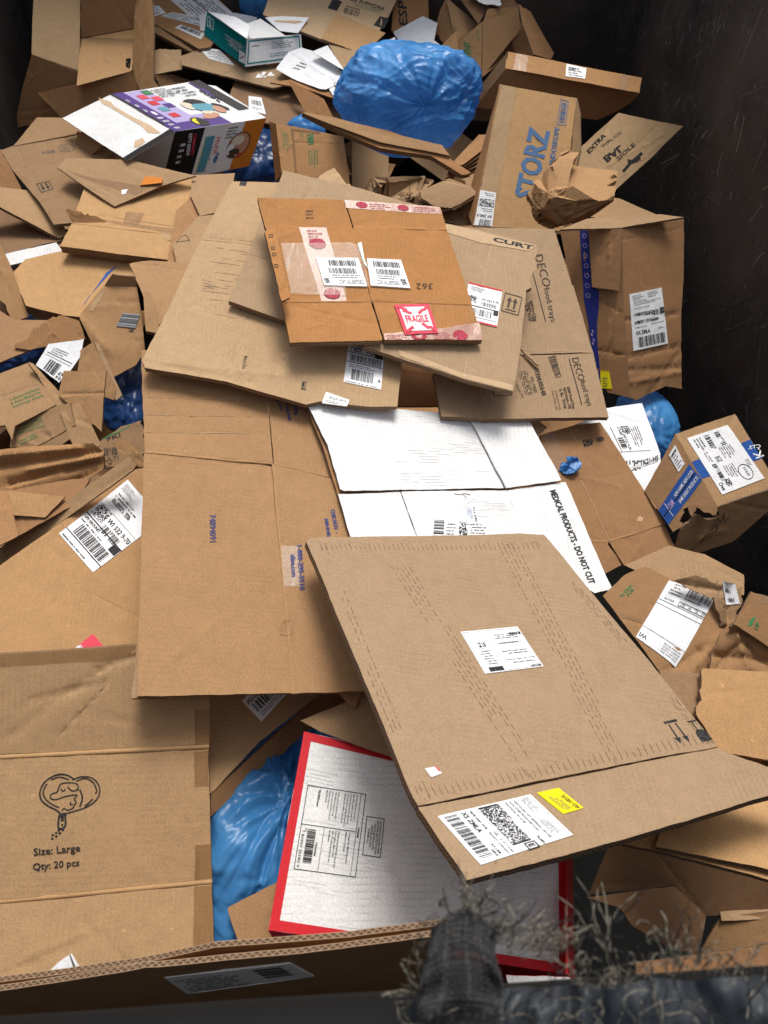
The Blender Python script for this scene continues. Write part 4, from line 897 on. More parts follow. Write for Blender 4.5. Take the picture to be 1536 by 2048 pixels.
fr2 = Fr(T.p, T.s, [(350, 263), (533, 236), (398, 160), (220, 189)], .0018)
for i, (a, b_, mm) in enumerate(((.2, .78, 'pinkred'), (.2, .62, 'red_print'), (.2, .46, 'cyan_print'), (.2, .30, 'red_print'), (.3, .86, 'ink_green'), (.3, .70, 'pinkred'), (.3, .52, 'purple'))): fr2.rect(a, b_, a + .085, b_ + .10, mm); fr2.disc(a + .04, b_ + .05, .03, .03, 'cream_print')
fr2.disc(.095, .45, .018, .05, 'white_print'); fr2.lines(.045, .5, .075, .9, 3, 'white_print', 3); fr2.lines(.045, .05, .12, .4, 4, 'white_print', 5)
fr2.disc(.36, .13, .075, .11, 'black_print'); fr2.disc(.36, .13, .06, .085, 'yellow_sticker'); fr2.lines(.32, .08, .4, .18, 3, 'black_print', 5)
fr2.lines(.40, .76, .64, .97, 5, 'ink', 7); fr2.rect(.88, .25, .995, .995, 'black_print'); fr2.rect(.86, .60, .90, .98, 'purple')
fr2.text('SLIDE', .90, .60, .99, .95, 'white_print', .02) if False else ptext(T.p, 'SLIDE', (398, 182), (440, 205), (404, 172), 'ink', .03)
fr2.disc(.60, .52, .10, .12, 'black_print', rot=.4); fr2.disc(.62, .42, .11, .10, 'cyan_print', rot=-.5); fr2.disc(.72, .33, .05, .09, 'skin_print'); fr2.disc(.55, .22, .10, .06, 'skin_print', rot=.3); fr2.disc(.58, .30, .06, .05, 'cream_print'); fr2.disc(.77, .38, .04, .1, 'black_print', rot=.3); fr2.disc(.50, .5, .05, .1, 'cream_print'); fr2.lines(.62, .7, .84, .95, 4, 'ink', 8)
P = more(T, 'flap', [(219, 190), (350, 264), (254, 321), (125, 237)], sf=on(s0, (220, 190), 66, -6), mat='white_board', t=.003, edge='grey_board')
patch(T, P, [(197, 196), (222, 204), (228, 212), (262, 232), (300, 250), (322, 266), (312, 268), (296, 266), (280, 250), (262, 240), (245, 230), (222, 216), (206, 208)], 'inkpale', 'torn_strip'); patch(T, P, [(270, 282), (286, 276), (291, 284), (280, 294), (268, 296)], 'inkpale', 'torn_strip')
patch(T, P, [(350, 264), (254, 321), (246, 316), (340, 258)], 'black_print', 'dark_edge')
P = more(T, 'front_panel', [(350, 263), (533, 236), (498, 332), (324, 366)], sf=on(s0, (350, 263), 132, 10), mat='white_board', t=.003, edge='grey_board')
fr = Fr(P, P.s, [(324, 366), (498, 332), (533, 236), (350, 263)]); fr.grid(0, 0, .33, 1, 'black_print', 3, 6); fr.grid(.77, 0, 1, 1, 'orange_print', 3, 6)
fr = Fr(P, P.s, [(324, 366), (498, 332), (533, 236), (350, 263)], .0014)
fr.disc(.78, .52, .125, .27, 'black_print'); fr.disc(.78, .52, .115, .25, 'skin_print'); fr.disc(.76, .62, .07, .1, 'cream_print'); fr.disc(.75, .36, .07, .1, 'ink_brown'); fr.disc(.70, .45, .04, .12, 'white_print'); fr.disc(.83, .3, .02, .05, 'red_print')
fr.rect(.37, .08, .47, .80, 'cyan_print'); fr.rect(.365, .08, .375, .8, 'yellow_sticker')
ptext(P, 'GENEROUS', (421, 276), (412, 322), (429, 274), 'grey_print', .02); ptext(P, 'FELINE', (433, 275), (426, 308), (441, 274), 'pinkred', .005)
fr.disc(.56, .3, .022, .08, 'ink_steel'); fr.disc(.57, .40, .014, .03, 'ink_steel')
ptext(P, 'KITTY KNOW', (378, 268), (372, 312), (385, 266), 'white_print', .02); ptext(P, 'COMMUNITY', (388, 268), (381, 312), (394, 266), 'pinkred', .02)
fr.lines(.10, .35, .17, .8, 4, 'white_print', 5); fr.lines(.60, .7, .72, .95, 4, 'ink', 6)
more(T, 'torn_end', [(350, 263), (324, 366), (306, 358), (290, 350), (262, 330), (256, 321)], sf=on(s0, (350, 263), 118, -30), mat='grey_board', t=.003, torn=[1, 2, 3])
more(T, 'inner_panel', [(155, 262), (206, 290), (152, 338), (150, 330)], sf=on(s0, (206, 285), 100, -30), mat='kraft_brown')
T = S('cardboard_sheet', 'orange and white torn carton scrap under the pet supply carton', 'cardboard', [(290, 352), (325, 356), (324, 366), (280, 370)], 62, 0, None, 'orange_print', .002)
# ============================================================ right side middle
T = S('shipping_box', 'tall kraft box with white courier label and navy tape standing at the steel wall', 'shipping box', [(1243, 455), (1369, 434), (1368, 560), (1362, 640), (1363, 778), (1330, 772), (1272, 800), (1258, 795), (1246, 600)], 98, 22, -.02, 'kraft_brown', part='front_panel', cap=.15, cre=[((1250, 640), (1362, 626), 3, .006), ((1256, 715), (1362, 690), 4, .007), ((1258, 740), (1363, 735), 4, .007), ((1262, 765), (1360, 745), -4, .007), ((1245, 480), (1369, 455), 1), ((1290, 800), (1362, 700), 3, .008)])
P = more(T, 'side_panel', [(1120, 460), (1243, 455), (1246, 600), (1258, 795), (1215, 785), (1195, 745), (1150, 600)], sf=on(T.s, (1243, 455), 98, -34), mat='kraft_brown', cre=[((1200, 600), (1250, 630), 3), ((1200, 700), (1255, 712), 3)])
more(T, 'top_panel', [(1120, 460), (1180, 436), (1322, 428), (1369, 434), (1243, 455)], sf=on(T.s, (1243, 455), 52, 0), mat='kraft_dull')
more(T, 'flap', [(1177, 461), (1243, 456), (1239, 582), (1184, 574)], sf=Surf(P.s.o + P.s.n * .012, P.s.n, amp=.001), mat='kraft_brown', t=.005)
q = patch(T, P, [(1160, 457), (1177, 461), (1184, 574), (1198, 580), (1198, 615), (1194, 650), (1196, 700), (1206, 782), (1192, 762), (1176, 640), (1168, 600)], 'blue_tape', 'tape', label='navy blue printed tape')
fr = Fr(q, P.s, [(1168, 600), (1186, 605), (1176, 461), (1162, 460)], .0014)
for i in range(7): [fr.stroke([(.5 + .25 * math.cos(a), .08 + i * .14 + .03 * math.sin(a)), (.5 + .25 * math.cos(a + .8), .08 + i * .14 + .03 * math.sin(a + .8))], .05, 'lilac') for a in (0, .8, 1.6, 2.4, 3.2, 4, 4.8, 5.6)]
fr = Fr(q, P.s, [(1183, 690), (1196, 700), (1192, 660), (1178, 650)], .0014); fr.text('chewy', 0, .2, 1, .8, 'white_print', .0) if False else [fr.disc(.3 + .2 * (k % 2), .15 + k * .22, .12, .08, 'lilac') for k in range(4)]
f = sticker(T, P, [(1202, 776), (1224, 778), (1218, 743), (1201, 741)], 'yellow_sticker'); f.lines(.2, .1, .8, .7, 4, seed=6)
f = sticker(T, T.p, [(1266, 702), (1335, 687), (1323, 575), (1258, 589)])
f.lines(.08, .88, .5, .98, 3, seed=1); f.lines(.55, .88, .92, .98, 3, seed=5)
for i, st in enumerate(('UPDATE ON ROY BILL', 'WISCONSIN VETERINARY REFERRAL BLDG', 'W236 W1000 PEWAUKEE ROAD')): f.text(st, .1, .845 - i * .03, (.5, .93, .75)[i], .862 - i * .03)
f.text('WAUKESHA WI 53188', .1, .72, .55, .74); f.cells(.08, .46, .82, .65, 46, 22, seed=7); f.box(.86, .56, .99, .66, .02, 'ink'); f.text('E', .89, .58, .97, .64, bold=.03)
f.text('TT MAR 7876 K357', .08, .38, .45, .405); f.text('STANDARD OVERNIGHT', .55, .40, .95, .42); f.text('XX ZMLA', .1, .27, .52, .335, bold=.03); f.bars(.15, .04, .95, .22, 30, seed=6); f.lines(.75, .3, .95, .34, 2, seed=3)
# white mailer
T = S('mailing_bag', 'white plastic mailer with courier label beside the open kraft sheet', 'mailer', [(1150, 848), (1215, 815), (1285, 805), (1322, 905), (1327, 945), (1290, 985), (1262, 970), (1230, 900)], 64, 6, None, 'white_paper', .002, amp=.007, edge='white_print', cap=.15, cre=[((1255, 940), (1322, 920), 3), ((1215, 820), (1280, 840), -2)])
f = sticker(T, T.p, [(1212, 855), (1236, 903), (1302, 900), (1282, 845)]); f.cells(.03, .3, .35, .6, 14, 14, seed=3); f.text('WI 532 9-70', .35, .36, .95, .44); f.bars(.45, .18, .9, .34, 12, seed=3); f.rect(0, .12, 1, .14); f.lines(.1, .6, .9, .9, 5, 'ink', 4)
Fr(T.p, T.s, [(1248, 925), (1310, 910), (1320, 925), (1262, 945)]).rect(0, .75, 1, .8, 'ink_soft'); ptext(T.p, 'TK21-HS', (1281, 930), (1318, 918), (1280, 921), 'ink', .02); Fr(T.p, T.s, [(1250, 932), (1280, 930), (1280, 920), (1250, 920)]).cells(0, 0, 1, 1, 10, 3, 'ink_soft', 5, .4)
Fr(T.p, T.s, [(1258, 945), (1300, 930), (1300, 925), (1258, 938)]).cells(0, 0, .6, 1, 10, 3, 'ink_brown', 3, .5)
# right kraft sheet beneath white
T = S('flattened_carton', 'flat kraft carton with a blue plastic scrap right of the white medical box', 'flattened box', [(1080, 870), (1150, 850), (1200, 845), (1270, 955), (1330, 1048), (1218, 1083), (1190, 1150), (1100, 1000)], 66, 12, None, 'kraft_brown', .005, 1, cap=.15, cre=[((1135, 855), (1180, 935), 1), ((1160, 960), (1218, 1080), 1)])
P = more(T, 'flap', [(1219, 1084), (1329, 1049), (1355, 1103), (1250, 1133)], hg=((1218, 1083), (1330, 1048), 3), mat='kraft_brown'); more(T, 'flap', [(1180, 1085), (1212, 1082), (1243, 1130), (1210, 1147)], hg=((1180, 1083), (1214, 1083), 2), mat='kraft_brown')
fr = Fr(T.p, T.s, [(1168, 895), (1210, 882), (1206, 872), (1164, 882)]); fr.cells(0, 0, .45, 1, 8, 4, 'ink', 3, .75); fr.poly([(.8 + .2 * math.cos(a), .5 + .5 * math.sin(a)) for a in (0, 1.05, 2.1, 3.14, 4.2, 5.24)], 'ink_brown')
patch(T, T.p, [(1074, 842), (1098, 845), (1132, 920), (1135, 945), (1112, 955)], 'tape_clear')
P = T.part('plastic_scrap', T.s); crumple(P, T.s.px((1138, 936)) + T.s.n * .010, (.033, .02, .009), 'bag_blue', .09, 40, 30, 3)
f = Fr(T.p, T.s, [(1273, 1042), (1285, 1045), (1287, 1035), (1275, 1030)]); f.poly([(0, 0), (.8, .1), (1, .8), (.4, 1), (.1, .6)], 'kraft_light')
S('cardboard_sheet', 'flat kraft sheets under the toppled box with blue printed tape', 'cardboard', [(1250, 1130), (1340, 1090), (1410, 1108), (1488, 1150), (1488, 1190), (1370, 1165), (1290, 1150)], 60, 4, None, 'kraft_dull')
# toppled box with blue tape
T = S('shipping_box', 'tilted kraft box with large white label and blue printed tape by the steel wall', 'shipping box', [(1350, 868), (1471, 827), (1556, 972), (1434, 1014)], 72, 12, .03, 'kraft', part='top_panel', amp=.001)
s0 = T.s
P = more(T, 'side_panel', [(1350, 868), (1434, 1014), (1431, 1030), (1408, 1025), (1393, 1014), (1383, 1032), (1375, 1014), (1366, 1018), (1358, 1042), (1366, 1052), (1345, 1064), (1318, 1024), (1288, 981)], sf=on(s0, (1350, 868), 82, -38), mat='kraft_brown', torn=[2, 3, 4, 5, 6, 7, 8])
q = patch(T, P, [(1316, 1020), (1378, 928), (1404, 960), (1336, 1050)], 'blue_band', 'tape', label='blue printed tape')
fr = Fr(q, P.s, [(1336, 1050), (1404, 960), (1378, 928), (1316, 1020)], .0014); fr.text('SAME GREAT PRODUCTS.', .42, .18, .98, .36, 'white_print'); fr.text('NEW NAME. NEW LOOK.', .42, .58, .98, .76, 'white_print'); fr.text('O&M', .2, .4, .34, .75, 'lilac'); fr.rect(.03, .47, .98, .53, 'black_print'); fr.rect(.17, .08, .18, .92, 'white_print')
f = sticker(T, P, [(1357, 944), (1369, 927), (1350, 890), (1338, 910)], 'label_white'); f.lines(.15, .1, .85, .9, 6, seed=6); f.bars(.1, .75, .9, .88, 10, seed=6)
P2 = more(T, 'front_panel', [(1434, 1014), (1556, 972), (1560, 1000), (1466, 1082), (1358, 1120), (1350, 1100), (1362, 1058), (1384, 1032), (1424, 1038), (1440, 1030)], sf=on(s0, (1434, 1014), 120, 14), mat='kraft_brown', torn=[6, 7, 8])
fr = Fr(P2, P2.s, [(1400, 1085), (1470, 1045), (1460, 1015), (1410, 1050)])
fr.stroke([(0, 0), (.1, .3), (.5, .6), (.45, .2), (.2, .25)], .02); fr.stroke([(.3, .6), (.5, .9), (.6, .5), (.75, .95), (.7, .4), (.9, .6)], .02)
patch(T, T.p, [(1376, 927), (1500, 879), (1524, 917), (1402, 958)], 'blue_band', 'tape', off=.0006, label='blue printed tape')
ptext(T.p, 'K.', (1528, 912), (1517, 896), (1512, 918), 'white_print'); ptext(T.p, 'CTS.', (1522, 895), (1496, 899), (1520, 888), 'white_print')
f = sticker(T, T.p, [(1373, 877), (1443, 990), (1528, 957), (1455, 850)], off=.0016)
f.bars(.05, .6, .3, .72, 14, seed=3, vert=False); f.bars(.05, .35, .3, .47, 14, seed=4); f.lines(.05, .1, .3, .3, 3, seed=4); f.lines(.3, .5, .52, .8, 6, seed=7); f.cells(.42, .3, .52, .42, 9, 9, seed=3); f.bars(.52, .15, .82, .25, 16, seed=9); f.lines(.6, .35, .85, .6, 5, seed=3)
f.text('Owe', .82, .05, .95, .15); f.text('SOLD', .72, .72, .88, .77); [f.stroke([(.8 + .13 * math.cos(a * .4), .72 + .14 * math.sin(a * .4)), (.8 + .13 * math.cos(a * .4 + .4), .72 + .14 * math.sin(a * .4 + .4))], .012) for a in range(16)]; f.cells(.8, .2, .93, .32, 10, 10, seed=12); f.lines(.3, .15, .5, .25, 2, seed=6); f.lines(.62, .85, .8, .95, 3, seed=8)
# big label piece lower right
T = S('flattened_carton', 'creased kraft carton with a long white label and green To Open print at the right', 'flattened box', [(1205, 1192), (1250, 1150), (1290, 1135), (1340, 1160), (1470, 1215), (1480, 1260), (1440, 1330), (1400, 1348), (1320, 1345)], 64, 6, None, 'kraft', .005, 1, cap=.15, amp=.006, cre=[((1240, 1235), (1290, 1250), 2), ((1380, 1345), (1470, 1240), -7, .01), ((1400, 1300), (1450, 1330), 6, .008), ((1330, 1345), (1420, 1290), 5, .008)])
ptext(T.p, 'To Open', (1243, 1197), (1262, 1174), (1237, 1192), 'ink_green', .015); ptext(T.p, 'Pull', (1256, 1194), (1266, 1182), (1251, 1190), 'ink_green', .015)
f = sticker(T, T.p, [(1431, 1195), (1336, 1162), (1270, 1275), (1352, 1334)], 'white_paper'); f.bars(.05, .0, .55, .15, 22, seed=5); f.text('8813249844', .2, .165, .55, .195); f.rect(0, .33, 1, .337); f.rect(0, .40, 1, .407); f.rect(.0, .80, 1, .805); f.text('63 - AL - W - S01', .02, .26, .55, .30); f.box(.0, .245, .6, .315, .01, 'ink'); f.lines(.62, .02, .95, .22, 4, 'ink', 5); f.text('ROUTE', .7, .27, .9, .3)
for i, st in enumerate(('Vet and Pet', 'BARTLETT IL 60133', 'BRUNSWICK LARGO, DR', 'WAUKESHA WI 53188')): f.text(st, .05, .95 - i * .035, .45, .97 - i * .035, 'ink_soft')
f.text('WI', .8, .9, .97, .96)
T = S('crushed_box', 'torn kraft box end with ragged edges and a small label at the right', 'crushed box', [(1350, 1160), (1400, 1152), (1440, 1162), (1492, 1175), (1490, 1200), (1465, 1250), (1442, 1252), (1430, 1195)], 86, 8, None, 'kraft_dull', part='panel', torn=True, amp=.008, cap=.15, cre=[((1360, 1165), (1440, 1180), 9, .01), ((1440, 1170), (1450, 1245), -12, .01), ((1460, 1180), (1462, 1245), 10, .01)])
f = sticker(T, T.p, [(1458, 1210), (1484, 1208), (1474, 1168), (1444, 1163)], 'white_paper'); f.lines(.3, .1, .7, .9, 2, seed=3)
T = S('crushed_box', 'crumpled kraft folds under the small box with the green up arrow', 'crushed box', [(1420, 1336), (1440, 1270), (1470, 1245), (1580, 1310), (1580, 1350), (1430, 1345)], 74, 4, None, 'kraft', part='panel', amp=.008, cap=.15, cre=[((1430, 1310), (1560, 1320), 12, .012), ((1470, 1270), (1500, 1340), -12, .012), ((1500, 1290), (1560, 1345), 10, .01), ((1440, 1335), (1480, 1285), 9, .01)])
T = S('carton', 'small kraft box with green UP arrow at the right edge', 'carton', [(1503, 1183), (1580, 1205), (1580, 1320), (1468, 1248)], 78, 10, None, 'kraft', part='front_panel', cap=.12)
more(T, 'side_panel', [(1460, 1255), (1468, 1248), (1580, 1320), (1580, 1345), (1462, 1275)], sf=on(T.s, (1468, 1248), 125, 5), mat='kraft_brown')
ptext(T.p, 'UP', (1514, 1260), (1520, 1247), (1507, 1255), 'ink_green', .02); fr = Fr(T.p, T.s, [(1500, 1256), (1512, 1240), (1504, 1233), (1495, 1248)]); fr.poly([(-.1, .5), (.5, 1.1), (.5, .8), (1.1, .8), (1.1, .2), (.5, .2), (.5, -.1)], 'ink_green')
patch(T, T.p, [(1520, 1188), (1580, 1205), (1580, 1225), (1512, 1203)], 'tape_clear')
# ============================================================ lower left and centre
T = S('shipping_box', 'kraft box with a small barcode label showing under the big taped carton', 'shipping box', [(400, 1300), (700, 1300), (645, 1385), (520, 1482), (424, 1584), (400, 1600)], 58, 12, -.02, 'kraft_dull', part='top_panel', fl=1)
more(T, 'side_panel', [(680, 1355), (424, 1584), (420, 1634), (520, 1545), (602, 1474), (700, 1400), (740, 1350)], sf=on(T.s, (424, 1584), 95, 48), mat='kraft_brown', torn=[3])
f = sticker(T, T.p, [(523, 1443), (588, 1372), (552, 1325), (484, 1402)]); f.text('PD-8', .05, .72, .3, .86, bold=.02); f.bars(.08, .3, .9, .66, 20, seed=3); f.lines(.1, .1, .9, .26, 3, 'ink_blue', 6)
T = S('flattened_carton', 'kraft carton with a large white parcel service label at the left', 'flattened box', [(-60, 1172), (0, 1132), (265, 940), (320, 930), (330, 1340), (-60, 1350)], 60, 6, -.02, 'kraft', .005, 1, cre=[((-20, 1150), (270, 945), -3, .006), ((95, 1090), (140, 1125), 1), ((170, 1180), (290, 1240), 1)])
P = more(T, 'side_panel', [(-60, 1140), (36, 1070), (258, 913), (272, 930), (265, 940), (0, 1132), (-60, 1172)], sf=on(T.s, (130, 1038), 78, -14), mat='kraft_dull')
f = sticker(T, T.p, [(118, 1067), (186, 1145), (326, 1040), (256, 960)], n=12)
f.lines(.05, .87, .4, .97, 5, seed=1); f.lines(.1, .72, .75, .84, 3, seed=3); f.text('WAUKESHA WI 53188', .12, .68, .62, .72, bold=.02); f.rect(.02, .655, .3, .657)
f.cells(.04, .42, .34, .60, 20, 18, seed=3); f.text('WI 532 9-70', .38, .49, .98, .55, bold=.02); f.bars(.42, .36, .85, .46, 16, seed=4); f.rect(0, .385, 1, .4); f.text('UPS GROUND', .04, .335, .45, .37, bold=.03); f.lines(.04, .29, .9, .325, 1, 'ink', 3); f.rect(.82, .29, .99, .40); f.bars(.14, .125, .93, .27, 38, seed=11); f.rect(0, .10, 1, .112); f.rect(.30, .60, .99, .604); f.lines(.05, .02, .9, .06, 1, seed=9)
f = sticker(T, T.p, [(207, 1292), (186, 1268), (140, 1305), (160, 1330)], 'white_paper'); f.rect(0, 0, 1, .55, 'pinkred'); f.box(0, 0, 1, .6, .02, 'pinkred')
more(T, 'flap', [(220, 884), (250, 880), (290, 915), (290, 935), (270, 932)], sf=on(T.s, (270, 930), 90, 8), mat='kraft', cre=[((225, 890), (285, 925), 1)])
# pet logo box
T = S('shipping_box', 'large kraft box with heart shaped dog and cat logo at the bottom left', 'shipping box', [(-60, 1523), (417, 1498), (424, 1759), (-60, 1805)], 80, 8, .02, 'kraft_gold', .008, 2, part='middle_panel', dent=False, cre=[((330, 1620), (335, 1560), .4)], fl=1, amp=.0015)
s0 = T.s
P = more(T, 'upper_flap', [(-60, 1311), (0, 1306), (272, 1288), (420, 1279), (419, 1488), (-60, 1513)], sf=hinge(s0, (-60, 1523), (417, 1498), 7), mat='kraft_gold', t=.008, layers=2, cre=[((60, 1400), (210, 1365), 2.5, .006), ((120, 1470), (215, 1370), 2, .004), ((200, 1340), (275, 1310), 3, .006)], amp=.002)
PL = more(T, 'lower_flap', [(-60, 1815), (424, 1768), (428, 1894), (-60, 1972)], sf=hinge(s0, (-60, 1810), (424, 1764), -8), mat='kraft_gold', t=.008, layers=2, amp=.001)
def roll(A, B, rad, sf, mat='kraft_gold', pn='fold'):
    a, b_ = sf.px(A) , sf.px(B); Q = T.part(pn, sf); n = 8; d = (b_ - a); sg = 24; ax = d.normalized(); s1 = sf.n; s2 = ax.cross(s1); b0 = len(Q.v)
    for i in range(sg + 1):
        c_ = a + d * i / sg - sf.n * rad * .75 + sf.n * .0012 * noise.noise(Vector((i * .7, 0, rad * 99)))
        for j in range(n): th = 2 * math.pi * j / n; Q.v.append(c_ + (s1 * math.cos(th) + s2 * math.sin(th)) * rad)
    for i in range(sg):
        for j in range(n): Q.face([b0 + i * n + j, b0 + i * n + (j + 1) % n, b0 + (i + 1) * n + (j + 1) % n, b0 + (i + 1) * n + j], mat, [(i * .02 + x, j * .003 + y) for x, y in ((0, 0), (0, .003), (.02, .003), (.02, 0))], True)
roll((-60, 1518), (418, 1493), .0042, s0); roll((-60, 1810), (424, 1764), .0042, s0)
patch(T, P, [(-60, 1312), (0, 1307), (272, 1289), (272, 1312), (200, 1322), (0, 1334), (-60, 1338)], 'tape_brown'); patch(T, P, [(388, 1420), (419, 1418), (419, 1487), (390, 1489)], 'tape_brown')
patch(T, T.p, [(388, 1503), (416, 1501), (418, 1572), (389, 1574)], 'tape_brown'); patch(T, T.p, [(390, 1690), (423, 1687), (424, 1757), (389, 1760)], 'tape_brown'); patch(T, PL, [(388, 1773), (424, 1770), (427, 1890), (386, 1896)], 'tape_brown')
ptext(T.p, 'Size: Large', (68, 1711), (161, 1702), (67, 1696), 'ink', .018); ptext(T.p, 'Qty: 20 pcs', (66, 1740), (159, 1731), (66, 1726), 'ink', .018)
fr = Fr(T.p, T.s, [(76, 1686), (204, 1678), (200, 1545), (76, 1553)])
def lg(pts, w_=.022):       # logo points given in photo pixels
    fr.stroke([((x - 76) / 126, (1684 - y) / 134) for x, y in pts], w_)
def sm(pts, n=6):
    out = []
    for i in range(len(pts) - 1):
        p0 = pts[max(0, i - 1)]; p1 = pts[i]; p2 = pts[i + 1]; p3 = pts[min(len(pts) - 1, i + 2)]
        for k in range(n):
            t_ = k / n; out.append(tuple(.5 * (2 * p1[j] + (p2[j] - p0[j]) * t_ + (2 * p0[j] - 5 * p1[j] + 4 * p2[j] - p3[j]) * t_ * t_ + (3 * p1[j] - p0[j] - 3 * p2[j] + p3[j]) * t_ ** 3) for j in (0, 1)))
    return out + [pts[-1]]
lg(sm([(148, 1560), (135, 1551), (115, 1549), (92, 1560), (81, 1578), (82, 1596), (95, 1610), (112, 1620), (121, 1629)]), .026); lg(sm([(146, 1561), (165, 1556), (185, 1560), (198, 1574), (200, 1592), (190, 1608), (170, 1619), (135, 1628), (124, 1631)]))
lg(sm([(138, 1560), (120, 1554), (103, 1558)])); lg(sm([(94, 1566), (87, 1580), (90, 1595), (104, 1608), (117, 1615)])); lg(sm([(154, 1564), (172, 1560), (188, 1570), (194, 1585), (192, 1592)])); lg(sm([(185, 1603), (177, 1611), (170, 1615)]), .026); lg(sm([(160, 1582), (165, 1598), (160, 1616)]), .026)
lg(sm([(155, 1584), (157, 1575), (150, 1568), (125, 1567), (118, 1575), (114, 1584), (102, 1588), (102, 1596), (112, 1599), (130, 1594), (150, 1592), (154, 1594), (149, 1600), (152, 1607), (148, 1614), (146, 1618), (136, 1622), (128, 1618), (124, 1622)]), .02); lg(sm([(136, 1575), (142, 1582), (150, 1584), (155, 1580)]), .02); lg(sm([(122, 1578), (126, 1583), (131, 1579)]), .018); lg(sm([(141, 1606), (141, 1611), (145, 1611)]), .02)
lg([(119, 1630), (131, 1630)], .05); lg(sm([(118, 1632), (116, 1655), (124, 1658), (130, 1652), (130, 1632)]), .03); lg([(124, 1634), (124, 1642)], .05); fr.disc((124 - 76) / 126, (1684 - 1651) / 134, .018, .018)
for x, y in ((117, 1661), (125, 1661), (112, 1666), (119, 1667), (105, 1670), (112, 1673), (104, 1677)): fr.disc((x - 76) / 126, (1684 - y) / 134, .022, .018)
f = sticker(T, PL, [(85, 1955), (165, 1942), (144, 1906), (120, 1922)], 'white_paper', name='torn_label'); f.rect(.82, 0, .9, 1, 'ink_soft')
# red bordered box
S('cardboard_sheet', 'kraft sheet corner in the blue bag between pet logo box and white box', 'cardboard', [(455, 1816), (560, 1762), (620, 1780), (620, 1930), (490, 1930)], 66, 10, -.06, 'kraft')
T = S('paper_box', 'white box with red border and product text at the bottom centre', 'box', [(608, 1463), (780, 1502), (1131, 1592), (1135, 1948), (960, 1920), (537, 1860)], 62, 12, .0, 'white_board', .003, part='lid', edge='red_print', fl=1, amp=.001)
c_ = [(537, 1860), (1135, 1948), (1131, 1592), (608, 1463)]
fr = Fr(T.p, T.s, c_, .0005); fr.grid(0, 0, .03, 1, 'red_print', 2, 16); fr.grid(.97, 0, 1, 1, 'red_print', 2, 16); fr.grid(.03, 0, .97, .05, 'red_print', 16, 2); fr.grid(.03, .955, .97, 1, 'red_print', 16, 2)
P = more(T, 'side_panel', [(537, 1861), (960, 1921), (1135, 1949), (1150, 1975), (960, 1950), (700, 1895), (545, 1876)], sf=on(T.s, (537, 1861), 128, 10), mat='red_print', t=.002, edge='red_print')
more(T, 'side_panel', [(1131, 1592), (1135, 1948), (1150, 1975), (1143, 1700)], sf=on(T.s, (1133, 1700), 70, 72), mat='red_print', t=.002, edge='red_print')
fr = Fr(T.p, T.s, [(615, 1570), (587, 1738), (711, 1755), (732, 1588)], .0008)
fr.box(0, 0, 1, 1, .008, 'ink', .012); fr.rect(0, .91, 1, .918, 'ink'); fr.rect(.47, .0, .477, .91, 'ink'); fr.rect(.477, .38, 1, .388, 'ink')
for i, st in enumerate(('All TRU RED products are', 'rigorously tested to meet the', 'strictest performance objectives,', 'and have been designed based on', 'decades of in-office experience.')): fr.text(st, .03, .84 - i * .05, (.33, .36, .40, .43, .40)[i], .868 - i * .05, 'ink', .008)
for i, st in enumerate(('If you are not satisfied with a', 'TRU RED product for any', 'reason, we would like to know.', 'Please contact us at', '800-270-9145.')): fr.text(st, .03, .53 - i * .05, (.37, .33, .38, .25, .18)[i], .558 - i * .05, 'ink', .008)
fr.text('TRURED.com', .03, .20, .24, .235, 'ink', .03); fr.text('135848', .42, .935, .54, .965, 'ink', .03)
for i, st in enumerate(('Designed in Massachusetts.', 'Made in Canada.', 'Distributed by WorkLife Brands LLC', 'Framingham, MA 01702', '2021 WorkLife Brands LLC and', 'its affiliates')): fr.text(st, .50, (.80, .74, .62, .57, .52, .47)[i], (.86, .73, .93, .80, .87, .64)[i], (.83, .77, .65, .60, .55, .50)[i], 'ink', .008)
fr.text('TR56958', .66, .28, .82, .31, 'ink', .03); fr.bars(.52, .12, .92, .26, 34, seed=3); fr.text('1 81031 35182 9', .55, .04, .97, .08, 'ink', .01); fr.text('DW', .52, .08, .56, .11)
fr = Fr(T.p, T.s, [(733, 1632), (724, 1710), (761, 1716), (769, 1637)], .0008); fr.box(0, 0, 1, 1, .02, 'ink', .04)
for i, st in enumerate(('THIS CORRUGATED CONTAINER WRAPPER', 'HAS AN EDGE CRUSH TEST OF NOT LESS', 'THAN 32 LBS PER SQ. INCH.', 'MITCHEL-LINCOLN', 'DUNDEE, QC')): fr.text(st, .08 + (0, 0, .08, .15, .25)[i], .78 - i * .155, .92 - (0, 0, .08, .15, .25)[i], .88 - i * .155, 'ink', .02)
dashes(T.p, [(565, 1840), (1120, 1925), (1120, 1610), (620, 1490)], 44, 5, 'scuff_grey', .03, .02, .0007, .2)
T = S('cardboard_sheet', 'kraft wedge with open flutes tucked above the white box with red border', 'cardboard', [(600, 1441), (690, 1405), (760, 1385), (810, 1500), (800, 1520), (740, 1500), (640, 1463)], 70, 4, None, 'kraft_dull', .007, 2, cap=.15)
S('cardboard_sheet', 'small brown kraft flap under the edge of the big taped carton', 'cardboard', [(672, 1382), (722, 1380), (708, 1416)], 80, 4, None, 'kraft_brown')
